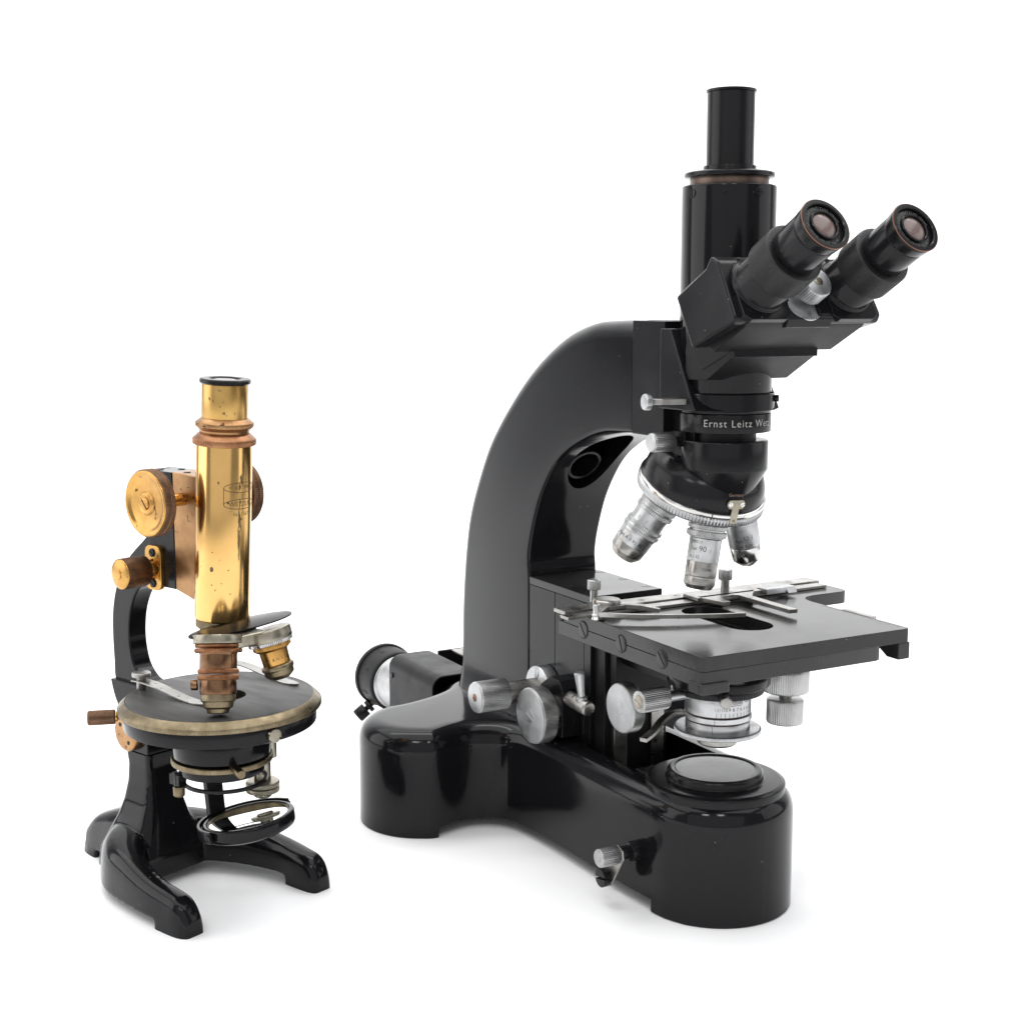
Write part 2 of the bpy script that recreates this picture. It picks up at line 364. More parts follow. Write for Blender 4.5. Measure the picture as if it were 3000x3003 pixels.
# ---- arm: a swept casting, flared where it meets the base
pairs = [((-195, 80), (-320, 80)), ((-195, 100), (-318, 100)), ((-195, 140), (-317, 140)), ((-195, 172), (-314, 172)), ((-195.5, 192), (-309.5, 200)),
         ((-196.5, 205), (-303, 225)), ((-192, 224), (-289.5, 253.5)), ((-180, 252), (-266.5, 289.5)), ((-160, 278), (-233.5, 323)), ((-139, 293), (-196, 352.5)),
         ((-113, 304), (-156, 374)), ((-96, 308.5), (-122, 383.8)), ((-83, 310), (-93, 386)), ((-58.5, 311), (-58.5, 386.4))]
flat = catmull([(*a, *b) for a, b in pairs], 6)
sections = []
for k, (xi, zi, xo, zo) in enumerate(flat):
    I, O_ = V(xi, 0, zi), V(xo, 0, zo); dep = (O_ - I).length; u = (O_ - I) / dep; hw = 31.0
    zz = zi
    fl = 15 * max(0.0, 1 - (zz - 80) / 24.0) ** 2.4 if zz < 104 else 0
    hw += fl; dep -= fl * 0.2
    r0, r1 = 3.0, 15.0 + 1.7 * fl
    r1 = min(r1, dep * 0.45)
    loop = []
    for cx, cy, r, a0 in ((r0, -hw + r0, r0, 180), (dep - r1, -hw + r1, r1, 270), (dep - r1, hw - r1, r1, 0), (r0, hw - r0, r0, 90)):
        for i in range(9):
            t = R(a0 + 90 * i / 8); loop.append((cx + r*math.cos(t), cy + r*math.sin(t)))
    sections.append([I + u * a + V(0, c, 0) for a, c in loop])
# opening in the hollow of the arm, cut along the slanted inner face
nd = V(-0.80, 0, 0.60); ud = V(0.60, 0, 0.80); oc = V(-150, 2, 285)
oval = [(37*math.cos(t) + 0, 20*math.sin(t)) for t in [2*math.pi*i/40 for i in range(40)]]
arm = obj('arm', loft(sections), LACQ, BM, ang=40, cuts=[prism(oval, oc, ud, (0, 1, 0), nd, -40, 30)])
obj('light_port', merge(ring(11.4, 14.0, 0, 16, oc + nd * 26 - ud * 18, -nd), lathe([(11.3, 0), (11.3, 2)], oc + nd * 26 - ud * 18, -nd)), LACQ2, arm)

# ---- focusing block standing in front of the arm
fb = obj('focusing_block', box(-194.6, -107.5, -30.6, 30.6, 79, 184.2), LACQ2, BM, bevel=0.5, cuts=[box(-157.5, -156.7, -32, -30.2, 60, 200), box(-116.5, -115.9, -32, -30.2, 60, 200)])
tp = obj('top_plate', box(-194.4, -107, -31, 31, 184.6, 190.3), STAGE, BM, bevel=0.5)
for x, y in ((-184, 26), (-151, 26), (-120, 26), (-151, -25), (-120, -25)): screw(tp, (x, y, 189.9), (0, 0, 1), 4.2, 0.35, STAGE, random.uniform(0, 180))
obj('slide_column', merge(box(-107.5, -94, -27, 27, 40, 172), box(-94.2, -91, -22, 22, 40, 172)), MATTE, BM, bevel=0.4)
for s in (-1, 1): obj('slide_rail', box(-91.2, -89, s*16-5.5, s*16+5.5, 40, 168), STEEL, BM, bevel=0.3)
obj('stage_carrier', merge(box(-90, -30, -20, 20, 158, 174), pxz([(-92, 120), (-84, 120), (-84, 150), (-58, 158), (-92, 158)], -24, 24)), MATTE, BM, bevel=0.6)

# ---- focus knobs
ff = obj('fine_focus', lathe([(17, 0), (17, 10), (16, 11)], (-165, -31, 110.5), (0, -1, 0), b=0.8), SATIN, BM)
screw(ff, (-165, -41.9, 122), (0, -1, 0), 3.4, 0.5, SATIN, 0)
obj('shaft', lathe([(8.2, 0), (8.2, 40)], (-165, -41, 110.5), (0, -1, 0)), STEEL, ff)
kn = obj('knob', lathe([(11.6, 0, 1), (11.6, 24, 1), (10.6, 25)], (-165, -69, 110.5), (0, -1, 0), knurl=(58, 0.35), b=0.5), KNURL, ff)
kf = obj('knob_cap', lathe([(10.9, 0), (10.9, 0.5)], (-165, -93.8, 110.5), (0, -1, 0), b=0.2), ALU, ff)
screw(ff, (-165, -94.2, 110.5), (0, -1, 0), 3.0, 0.3, COPPERD, 80)
cb = obj('gear_housing', pxz([(-152, 84), (-121, 84), (-121, 120), (-126, 126), (-140, 126), (-152, 118)], -46, -30.5), LACQ2, BM, bevel=0.8)
cf = obj('coarse_focus', merge(lathe([(12.5, 0), (12.5, 9)], (-134, -45, 100.5), (0, -1, 0))), STEEL, BM)
obj('knob', lathe([(20.6, 0, 1), (20.6, 11.2, 1), (19.9, 12)], (-134, -53, 100.5), (0, -1, 0), knurl=(110, 0.3), b=0.5), KNURL, cf)
obj('knob_face', lathe([(20.0, 0), (20.0, 0.4), (19.2, 0.55)], (-134, -65.0, 100.5), (0, -1, 0), seg=72, b=0.2), ALU, cf)
screw(cf, (-134, -65.4, 100.5), (0, -1, 0), 5.2, 0.15, SATIN, 65)
lk = obj('clamp_lever', lathe([(5.6, 0), (5.6, 26), (4.6, 27.5)], (-121.2, -40, 113.5), (1, 0, -0.05), b=0.8), STEEL, BM)
obj('handle', merge(lathe([(3.0, 0), (2.8, 6), (4.3, 20), (4.0, 21)], (-103, -40.5, 116), (-0.06, -0.05, 1), b=0.5), lathe([(4.4, 0), (4.4, 3.2)], (-103, -40.5, 116), (-0.06, -0.05, 1))), SATIN, lk)

# ---- lamp house behind the arm
def lamp_sec(hw, top, r): return [(hw-r+r*math.cos(R(a)), top-r+r*math.sin(R(a))) for a in range(0, 91, 10)] + [(-hw+r+r*math.cos(R(a)), top-r+r*math.sin(R(a))) for a in range(90, 181, 10)] + [(-hw, -42), (hw, -42)]
lh = obj('lamp_house', prism(lamp_sec(24, 21, 11), (-412, -28, 62), (0, 1, 0), (0, 0, 1), (1, 0, 0), 0, 89), MATTE, BM, bevel=0.8,
         cuts=[prism(lamp_sec(22, 19, 9), (-412, -28, 62), (0, 1, 0), (0, 0, 1), (1, 0, 0), 50, 120)])
obj('lamp_foot', merge(box(-400, -310, -40, -16, 4, 22), box(-345, -290, -34, 10, 20, 40)), MATTE, lh, bevel=0.6)
cp = obj('lamp_cap', lathe([(26, 0), (28.5, 3), (28.5, 31), (27.5, 33)], (-477, -28, 47), (1, 0, 0), seg=72, b=1.2), CRINK, lh)
obj('cap_flange', ring(24, 30.2, 0, 5, (-478, -28, 47), (1, 0, 0), seg=80, b=0.8), CRINK, cp)
for k in range(8):
    t = R(20 + k * 45); obj('vent_slot', prism([(-1.4, -5), (1.4, -5), (1.4, 5), (-1.4, 5)], V(-462, -28, 47) + V(0, math.cos(t), math.sin(t)) * 28.0, (0, -math.sin(t), math.cos(t)), (1, 0, 0), (0, math.cos(t), math.sin(t)), 0, 0.75), DARK, cp)
obj('reflector_collar', lathe([(25.5, 0), (25.5, 3), (23.6, 4), (22.5, 34)], (-446, -28, 47), (1, 0, 0), seg=72), SATIN, lh)
for p in ((-405, -52.2, 66), (-330, -52.2, 60)): screw(lh, p, (0, -1, 0), 2.6, 0.8, LACQ2, 30)
cc = obj('centring_screw', merge(lathe([(6, 0), (6, 4)], (-468, -46, 22), (-0.15, -0.65, -0.55)), lathe([(6.5, 6), (6.5, 16), (5.8, 17)], (-468, -46, 22), (-0.15, -0.65, -0.55)), lathe([(2.5, 4), (2.5, 6.5)], (-468, -46, 22), (-0.15, -0.65, -0.55))), LACQ2, lh)
obj('screw_shaft', cyl(2.2, (-460, -38, 30), (-468, -47, 21.5)), NICKB, cc)
obj('filter_tray', merge(box(-410, -322, -4, 40, 40, 42), box(-410, -407, -4, 40, 42, 82), box(-410, -322, 38, 41, 42, 82), box(-325, -321, -4, 40, 42, 84)), MATTE, lh, bevel=0.4)
obj('tray_lid', pxy([(-398, 4), (-330, 2), (-330, 36), (-398, 34)], 83, 84.6), STEEL, lh, bevel=0.3)

# ---- mechanical stage
def capsule(x0, x1, yc, r, n=12):
    return [(x1-r+r*math.cos(R(-90+180*i/n)), yc+r*math.sin(R(-90+180*i/n))) for i in range(n+1)] + [(x0+r+r*math.cos(R(90+180*i/n)), yc+r*math.sin(R(90+180*i/n))) for i in range(n+1)]
slot = pxy(capsule(-34, 43, 3, 15.5), 160, 200)
stage = obj('stage', pxy([(-72, -75), (80, -75), (82, -73), (85, 85), (83, 87), (-10, 87), (-17, 89), (-22, 94), (-24, 102), (-24, 130), (-26, 134), (-30, 136), (-52, 136), (-57, 134), (-58, 130), (-72, 80)], 184.05, 193), STAGE, BM, bevel=0.35, cuts=[slot])
lowp = obj('lower_plate', merge(pxy([(-79, -75), (80, -75), (82, -73), (83.5, 60), (82, 64), (-60, 64), (-79, 60)], 174.4, 183.9)), STAGE, BM, bevel=0.35, cuts=[slot])
obj('front_lip', pxz([(66, 183.9), (84.5, 183.9), (84.5, 173.0), (74, 173.0), (66, 178)], 78, 87.5), STAGE, lowp, bevel=0.6)
obj('corner_block', merge(box(70, 84.0, -76, -56, 170.5, 177), ), STAGE, lowp, bevel=0.8)
for x in (-47, -2, 42.5):
    obj('screw_seat', lathe([(6.1, 0), (6.1, 0.12)], (x, -75.0, 183.6), (0, -1, 0), b=0.02), DARK, lowp)
    screw(lowp, (x, -75.0, 183.6), (0, -1, 0), 5.5, 0.45, STAGE, random.uniform(20, 70))
rb = obj('ruler_bar', merge(box(-67, -52.5, -86, 133, 193.2, 195.8), box(-48.5, -39, -92, 128, 193.2, 195.2), box(-53, -48, -90, 132, 193.2, 193.9)), STEEL, BM, bevel=0.25)
for y in (-20, 10, 70, 110): screw(rb, (-60, y, 195.6), (0, 0, 1), 2.6, 0.3, STEEL, random.uniform(0, 180))
obj('ruler_scale', put(merge(*[stroke([(0, 1.2*i), (2.0 if i % 5 else 3.6, 1.2*i)], 0.28) for i in range(60)]), lambda a, c: V(-46.5 + a, 30 + c, 195.32)), BLACKINK, rb)
ch = obj('slide_clamp', merge(lathe([(9.5, 0), (9.5, 4.5), (8.5, 5.4), (3, 5.4)], (-53, -53, 195.8), b=0.7), box(-62, -42, -58, -40, 195.6, 198)), STEEL, BM, bevel=0.3)
obj('thumb_screw', merge(lathe([(2.6, 0), (2.6, 8.5), (4.6, 9, 1), (4.6, 15, 1), (4.0, 15.8)], (-68, -53.5, 196), knurl=(22, 0.3), b=0.4)), KNURL, ch)
pts = catmull([(-29, -75, 197.3), (-16, -59, 197.2), (-4, -38.5, 197.0), (7, -13, 196.6), (13, 12, 196)], 6)
obj('spring_arm', sweep(pts, [1.9 - 0.9*i/(len(pts)-1) for i in range(len(pts))], 1.3), STEEL, ch, bevel=0.2)
obj('pin', lathe([(3.1, 0), (3.1, 3.5), (2.2, 3.8), (2.2, 9.5), (1.9, 10)], (-30, -76, 194), b=0.3), CHROME, ch)
obj('link_arm', sweep([(-53, -53, 197.2), (-40, -66, 197.2), (-30, -76, 197.2)], [4.5, 3.2, 2.6], 1.3), STEEL, ch, bevel=0.2)
obj('finger', merge(sweep([(-50, -46, 197), (-36, -36, 197), (-27, -28, 195.2)], [4, 3, 1.4], 1.4)), STEEL, ch, bevel=0.2)
sh_ = obj('slide_holder', merge(box(-53, -36, 10, 66, 195.8, 198.2), pxy([(-40, 12), (-17, 17), (-17, 23), (-26, 24), (-33, 29), (-34, 38), (-31, 41), (23, 40), (24, 46.5), (-24, 47.5), (-40, 62)], 195.4, 198.2)), STEEL, BM, bevel=0.3)
obj('thumb_screw', merge(lathe([(3.0, 0), (3.0, 8), (4.9, 8.6, 1), (4.9, 15, 1), (4.2, 16)], (-46, 41, 198), knurl=(22, 0.3), b=0.4)), KNURL, sh_)
obj('vernier', merge(box(-40, -31, 66, 84, 195.4, 199.5), pxz([(-39, 199.5), (-32, 199.5), (-29, 195.3), (-42, 195.3)], 84, 92)), SATIN, sh_, bevel=0.3)
obj('vernier_scale', put(merge(*[stroke([(0, 1.3*i), (2.6, 1.3*i)], 0.3) for i in range(12)]), lambda a, c: V(-38.5 + a, 68 + c, 199.65)), BLACKINK, sh_)
obj('side_scale', merge(box(22, 50, 86.5, 91.5, 186, 193.4)), STEEL, stage, bevel=0.3)
obj('edge_scale', put(merge(*[stroke([(1.6*i, 0), (1.6*i, -2.6 if i % 5 else -4.2)], 0.32) for i in range(46)]), lambda a, c: V(6 + a, 86.4 + c, 193.1)), DIMINK, stage)
CHIP = mat('bare_metal_chip', (0.20, 0.19, 0.175), 0.5)
random.seed(5)
for k in range(16):
    y = -73 + 158 * (k + random.uniform(0.1, 0.9)) / 16; l = random.uniform(0.5, 2.2); x = 82.2 + (y + 73) * 0.019; w_ = random.uniform(0.25, 0.6)
    obj('paint_chip', ([V(x - 0.5 - w_, y - l*.4, 193.03), V(x - 0.4, y - l, 193.03), V(x - 0.33, y + l, 193.03), V(x - 0.6 - w_, y + l*.5, 193.03)], [(0, 1, 2, 3)]), CHIP, stage)
# stage drive knobs hanging under the stage
sk = obj('stage_drive', cyl(4.2, (9, 51, 118), (9, 51, 175)), STEEL, BM)
obj('upper_knob', lathe([(11, 155.5), (15.2, 154, ), (15.8, 153, 1), (15.8, 139.5, 1), (15.2, 138.5), (9, 138)][::-1], (9, 51, 0), knurl=(64, 0.35), b=0.5), KNURL, sk)
obj('lower_knob', lathe([(11.5, 133.6), (12.4, 132.6, 1), (12.4, 117.5, 1), (11.8, 116.6)][::-1], (9, 51, 0), knurl=(52, 0.35), b=0.5), KNURL, sk)

# ---- condenser
cd = obj('condenser', merge(lathe([(31, 149), (33.8, 150), (33.8, 155.5), (32, 157), (26, 158), (26, 174)], (AX, 0, 0), seg=80, b=0.5), lathe([(27, 143.5), (30, 144.5, 1), (30, 149.5, 1)], (AX, 0, 0), knurl=(110, 0.25)), box(-92, -20, -15, 15, 143, 156)), LACQ2, BM)
cbody = obj('scale_ring', lathe([(21.8, 130.9), (21.8, 144)], (AX, 0, 0), seg=80), SATIN, cd)
obj('groove', lathe([(20.6, 118), (20.6, 131)], (AX, 0, 0), seg=64), BROWNINK, cd)
lv = obj('iris_ring', ring(19, 22.3, 126.2, 130.1, (AX, 0, 0)), SATIN, cd)
obj('iris_lever', sweep(catmull([(AX-14, -18, 128.2), (-13, -27, 128), (-9, -38, 125.5), (-4, -48, 121), (2, -60, 119)], 4), 2.6, 1.3), STEEL, lv, bevel=0.3)
obj('lower_ring', lathe([(21.3, 118), (21.3, 125.2)], (AX, 0, 0), seg=80), SATIN, cd)
obj('knurled_disc', lathe([(27.6, 116.4, 1), (28.8, 117, 1), (28.8, 119.2, 1), (27.8, 119.9), (21, 119.9)], (AX, 0, 0), knurl=(130, 0.35), b=0.2), SATIN, cd)
obj('filter_nub', lathe([(11.5, 107.6), (13.3, 108.8), (13.3, 116.6)], (AX, 0, 0)), STEEL, cd)
tow = BCAM - V(AX, 0, 130)
nums = merge(*[sh(text_mesh(str(12 - i), 3.1), i * 2.85, 0) for i in range(12)])
cylink('scale_numbers', nums, (AX, 0, 0), (0, 0, 1), 21.8, tow, BLACKINK, cbody, dang=-2, h=136.2)
cylink('scale_ticks', merge(*[stroke([(i*2.85, 0), (i*2.85, 2.9)], 0.26) for i in range(12)]), (AX, 0, 0), (0, 0, 1), 21.8, tow, BLACKINK, cbody, dang=-2, h=131.2)
fr = merge(text_mesh('WETZLAR', 2.6), stroke([(-5.6, -1.7), (5.6, -1.7), (6.3, 0.2), (5.2, 1.8), (2.5, 1.6), (0, 2.7), (-2.5, 1.6), (-5.2, 1.8), (-6.3, 0.2), (-5.6, -1.7)], 0.3), sh(text_mesh('Germany', 2.0), 12.2, 0))
cylink('maker_mark', fr, (AX, 0, 0), (0, 0, 1), 21.8, tow, BLACKINK, cbody, dang=29, h=140.6)
cylink('index_line', stroke([(0, 0), (0, 3.4)], 0.28), (AX, 0, 0), (0, 0, 1), 22.3, tow, BLACKINK, lv, dang=-5, h=126.5)
cylink('index_line', stroke([(0, 0), (0, 5.2)], 0.28), (AX, 0, 0), (0, 0, 1), 21.3, tow, BLACKINK, cd, dang=-9, h=119.9)
obj('centring_knob', merge(lathe([(7.4, 0, 1), (7.4, 20, 1), (6.8, 21)], (2, -43, 145), (0, -1, 0), knurl=(36, 0.35), b=0.4)), KNURL, cd)
obj('centring_shaft', cyl(3.4, (2, -21, 145), (2, -43.5, 145)), SATIN, cd)
screw(cd, (2, -63.8, 145), (0, -1, 0), 4.6, 0.4, NICK, 70)
fk = (V(AX, 0, 0) + V(0.86, -0.51, 0) * 24); dk = V(0.86, -0.51, 0)
obj('thumb_screw', merge(lathe([(3.9, 8), (3.9, 18), (3.4, 18.7)], fk + V(0, 0, 147), dk), cyl(2, fk + V(0, 0, 147), fk + dk * 9 + V(0, 0, 147))), STEEL, cd)
screw(cd, V(AX, 0, 139.5) + V(0.66, -0.75, 0) * 21.4, V(0.66, -0.75, 0), 1.7, 0.5, SATIN, 40)
obj('thumb_screw', merge(lathe([(4.6, 0, 1), (4.6, 11, 1)], (6, 42, 150), (0, 1, 0), knurl=(26, 0.3)), cyl(1.9, (6, 32, 150), (6, 43, 150))), NICK, cd)
ck = obj('condenser_focus', cyl(6, (-40, -20, 128), (-40, -42, 128)), STEEL, BM)
obj('knob', lathe([(16.8, 0, 1), (17.2, 0.6, 1), (17.2, 8, 1), (16.2, 9.2)], (-40, -41, 128), (0, -1, 0), knurl=(90, 0.3), b=0.5), KNURL, ck)
obj('knob_face', lathe([(16.3, 0), (16.2, 0.4), (15, 0.6)], (-40, -50, 128), (0, -1, 0), seg=64, b=0.2), ALU, ck)
screw(ck, (-40, -50.5, 128), (0, -1, 0), 4.4, 0.2, SATIN, 100)

# ---- revolving nosepiece
th = R(24.3); P0 = V(AX, 0, 326.4)
tax = V(-math.sin(th), 0, -math.cos(th)); t1 = V(math.cos(th), 0, -math.sin(th)); t2 = V(0, 1, 0)
np_ = obj('nosepiece', lathe([(10, 26), (20, 27.5), (30, 30.5), (36.5, 35.5), (39.6, 42), (41.4, 50.5), (39, 51)], P0, tax, seg=96, b=2.5), LACQ2, BM)
obj('turret_rim', lathe([(40, 50), (42.6, 50.6), (42.9, 53.2), (41.8, 53.6)], P0, tax, seg=120, b=0.3), CHROME, np_)
obj('turret_disc', lathe([(41.5, 53.2), (43.2, 54, 1), (43.2, 58.2, 1), (40, 60.5), (16, 66)], P0, tax, knurl=(120, 0.45), b=0.35), SATIN, np_)
obj('holder_ring', merge(lathe([(12, 266), (14, 268), (28.4, 292), (28.4, 310.2), (27.4, 311), (24, 311)], (AX, 0, 0), seg=80, b=0.7)), LACQ2, BM)
obj('neck', cyl(20.6, (AX, 0, 305), (AX, 0, 322)), MATTE, BM)
tw = (BCAM - (P0 + tax * 45)).normalized()
e1, e2, wv = frame(-tax, tw)
def on_cone(dang, h, r): t = R(dang); return P0 + tax * h + (e1*math.cos(t) + e2*math.sin(t)) * r
cdir = on_cone(36, 40, 1) - on_cone(36, 40, 0)
slopev = (on_cone(36, 50.5, 41.4) - on_cone(36, 42, 39.6)).normalized(); sidev = (-tax).cross(cdir).normalized(); nrm = sidev.cross(-slopev).normalized()
if nrm.dot(cdir) < 0: nrm = -nrm
q0 = on_cone(36, 43, 40.0)
clip = obj('stop_clip', merge(prism([(-6.5, -1), (-5, -3), (5, -3), (6.5, -1), (6.5, 1), (5, 3), (2.6, 3.2), (2.6, 13), (-2.6, 13), (-2.6, 3.2), (-5, 3), (-6.5, 1)], q0, sidev, slopev, nrm, 0, 1.3)), NICK, np_, bevel=0.3)
for s in (-1, 1): screw(clip, q0 + sidev * 4.4 * s + nrm * 1.2, nrm, 1.7, 0.4, CHROME, 60 + 50*s)
screw(clip, q0 + slopev * 11 + nrm * 1.2, nrm, 1.0, 0.2, NICKB, 0, name='rivet')
flatink('lettering', text_mesh('Germany', 3.0), on_cone(36, 37.6, 37.8) + cdir * 0.35, sidev if sidev.dot(V(0, 1, 0)) > 0 else -sidev, (on_cone(36, 35.5, 36.5) - on_cone(36, 42, 39.6)).normalized(), REDINK, np_)
cylink('click_stop', stroke([(0, -2.4), (0, 2.4)], 0.6), P0, -tax, 43.0, tw, BROWNINK, np_, dang=16, h=-52)
def objective(az, prof, m, rings, tip, inks, name):
    ph = R(az); d = (tax*math.cos(th) + (t1*math.cos(ph) + t2*math.sin(ph))*math.sin(th)).normalized()
    o = obj('objective', lathe(prof, P0, d, seg=64, b=0.35), m, np_)
    for (h0, h1, r, nt) in rings: obj('knurled_ring', ring(6, r, h0, h1, P0, d, knurl=(nt, 0.35), b=0.3), KNURL, o)
    if tip: obj('tip', lathe(tip[0], P0, d, seg=56, b=0.3), tip[1], o)
    for s, size, h, dang, r, mt in inks:
        mid = P0 + d * h
        cylink('lettering', text_mesh(s, size), P0, -d, r, (BCAM - mid), mt, o, dang=dang, h=-h)
    return o, d
objective(-92, [(11.9, 60), (11.9, 80), (11.6, 82), (11.6, 88), (12.4, 90), (12.4, 96), (12.0, 97), (11.9, 104.5)], SATIN, [(71.5, 74.5, 13.2, 58), (76, 79, 13.2, 58), (88.0, 90.4, 13.3, 58), (92, 94.2, 13.3, 58)],
          ([(11.8, 104.4), (11.4, 110.5), (8.0, 115), (6.2, 115.6)], STEEL), [('Apo A 0.95 40:1', 3.5, 100.5, -8, 11.95, BLACKINK), ('l      l      l', 3.4, 84.6, 0, 11.6, BLACKINK), ('170', 3.0, 85.5, 40, 11.6, BLACKINK)], 'forty')
objective(-20, [(11.4, 60), (11.4, 80), (10.4, 80.4), (10.4, 95.5), (10.3, 95.6)], SATIN, [(71.5, 74.3, 12.8, 56), (75.6, 79.2, 13.0, 56)],
          ([(10.2, 95.5), (10.2, 105.0), (9.9, 105.3), (9.9, 105.8), (10.2, 106.1), (10.1, 111), (8.8, 112.6), (8.4, 113.6), (7, 113.8)], STEEL), [('170/0.17', 2.7, 82.9, -34, 10.4, BLACKINK), ('Oel', 3.2, 87.5, -40, 10.4, BLACKINK), ('90', 5.0, 87.2, -5, 10.4, BLACKINK), (':1', 3.4, 88.0, 22, 10.4, BLACKINK), ('A 1.32', 2.8, 92.6, -34, 10.4, BLACKINK), ('270286', 2.3, 100.2, 20, 10.2, BLACKINK)], 'ninety')
objective(47, [(10.8, 60), (10.8, 92), (10.6, 93)], SATIN, [(72, 74.5, 12.2, 52)],
          ([(10.5, 93), (9.9, 103), (5.6, 107.5), (4.8, 108)], CHROME), [('Apo', 3.2, 86.2, -18, 10.8, BLACKINK), ('12:1', 4.2, 84.8, 16, 10.8, BLACKINK), ('A 0.30', 3.0, 90.4, 6, 10.8, BLACKINK), ('1/0.17', 2.2, 79, 0, 10.8, DIMINK)], 'twelve')

# ---- body tube, slide and bracket
bt = obj('body_tube', lathe([(29.6, 328.6), (29.6, 469), (29.0, 470), (25, 470)], (AX, 0, 0), seg=96, b=0.6), LACQ, BM)
nm = obj('name_ring', lathe([(29.8, 316.4), (29.8, 328.2)], (AX, 0, 0), seg=96, b=0.5), LACQ2, BM)
cylink('lettering', text_mesh('Ernst Leitz Wetzlar', 6.5, 0.95, 1.16), (AX, 0, 0), (0, 0, 1), 29.8, BCAM - V(AX, 0, 322), WHITEINK, nm, dang=30, h=322.6)
obj('tube_liner', lathe([(24.6, 469.5), (24.6, 475)], (AX, 0, 0), seg=80, b=0.2), BRONZE, bt)
obj('tube_flange', lathe([(27.0, 474.6), (28.2, 475.2), (28.2, 477.6), (26.5, 478.4), (16.6, 478.4), (16.6, 482.2), (14.6, 482.4)], (AX, 0, 0), seg=96, b=0.4), LACQ2, bt)
pt = obj('photo_tube', ring(13.2, 14.8, 482, 527, (AX, 0, 0)), LACQ2, BM)
obj('tube_rim', ring(13.0, 15.6, 527, 528.6, (AX, 0, 0), b=0.3), LACQ2, pt)
tcam = BCAM - V(AX, 0, 460); bang = math.atan2(tcam.y, tcam.x)
for da, r in ((-49, 2.9), (-5, 1.4), (38, 2.9)):
    d = V(math.cos(bang + R(da)), math.sin(bang + R(da)), 0)
    screw(bt, V(AX, 0, 464.5) + d * 29.2, d, r, 0.7, LACQ2, 50 + da)
d = V(math.cos(bang + R(84)), math.sin(bang + R(84)), 0)
obj('side_stud', merge(lathe([(4.2, 0), (4.2, 2)], V(AX, 0, 337.5) + d * 29.3, d), lathe([(2.2, 2), (2.2, 5)], V(AX, 0, 337.5) + d * 29.3, d)), LACQ2, bt)
obj('arm_slide', box(-58.3, -22, -31, 31, 311, 386), LACQ2, BM, bevel=0.5, cuts=[box(-59, -20, -31.5, -30.4, 311, 311.9)])
obj('tube_bracket', loft([[(-23, -34, 330), (15, -34, 330), (27, -20, 330), (27, 20, 330), (15, 34, 330), (-23, 34, 330)],
                          [(-23, -34, 381.5), (-12, -34, 381.5), (-18, -22, 381.5), (-18, 22, 381.5), (-12, 34, 381.5), (-23, 34, 381.5)]]), LACQ2, BM, bevel=1.2, seg=3)
br = obj('bracket_flange', ring(29, 31.5, 330, 341, (AX, 0, 0), seg=96), LACQ2, BM)
screw(br, V(AX, 0, 336.5) + V(math.cos(bang - R(22)), math.sin(bang - R(22)), 0) * 31.3, V(math.cos(bang - R(22)), math.sin(bang - R(22)), 0), 2.0, 0.3, LACQ2, 20)
obj('dovetail', merge(box(-24, 2, -24, 24, 296, 330), box(-22, -4, -27, 27, 300, 316)), LACQ2, BM, bevel=0.5)
nk = obj('nosepiece_clamp', cyl(3.2, (-12, -20, 309.3), (-12, -32, 309.3)), LACQ2, BM)
obj('knob', lathe([(6.4, 0, 1), (6.4, 15, 1), (5.7, 16)], (-12, -31.5, 309.3), (0, -1, 0), knurl=(34, 0.35), b=0.5), KNURL, nk)
obj('knob_face', lathe([(5.8, 0), (5.6, 0.4)], (-12, -47.5, 309.3), (0, -1, 0), b=0.1), ALU, nk)
tl = obj('tube_lock', pxy([(-6, -34), (7, -34), (3, -50), (-4, -56), (-6, -50)], 334.3, 338), STEEL, BM, bevel=0.4)
obj('thumb_head', lathe([(5.2, 0, 1), (5.2, 3.2, 1), (4.7, 4)], (-3.5, -55, 336), (-0.15, -1, 0), knurl=(26, 0.35), b=0.4), SATIN, tl)

# ---- binocular head: housings laid out in the plane of the inclined eyepieces
hd = obj('prism_housing', pxz([(44, 396), (60, 421), (79.5, 386.5), (76, 383), (49, 368.5), (40, 372)], -45.5, 45.5), HEADB, BM, bevel=0.8)
obj('prism_core', pxz([(8, 395), (30, 408), (56, 400), (49, 368.5), (20, 356), (2, 366)], -32.6, 32.6), HEADB, hd, bevel=0.8)
for s in (-1, 1):
    cx0, cx1 = (-55, -6) if s < 0 else (6, 55)
    obj('eyepiece_slide', pxz([(22, 401), (51, 417.5), (55.5, 424.5), (63, 421), (80, 389), (78, 385.5), (39, 370.3)] if s < 0 else [(46, 414), (55.5, 424.5), (63, 421), (82, 390.5), (80, 385.5), (62, 381)], cx0, cx1), LACQ2, hd, bevel=2.2, seg=3)
obj('centre_plate', pxz([(50, 411), (58, 420), (81.5, 388), (79, 383), (70, 382)], -17, 17), LACQ2, hd, bevel=0.6)
obj('prism_foot', pxz([(2, 372), (46, 372), (49.8, 370), (49.8, 365), (47, 363.5), (24, 350.2), (2, 349.5)], -32, 32), HEADB, BM, bevel=0.7)
obj('foot_rail', pxz([(44, 370.2), (51.5, 370.2), (51.5, 364.9), (44, 364.9)], -32.4, 32.4), LACQ2, hd, bevel=0.4)
ea = V(math.cos(R(30.5)), 0, math.sin(R(30.5)))
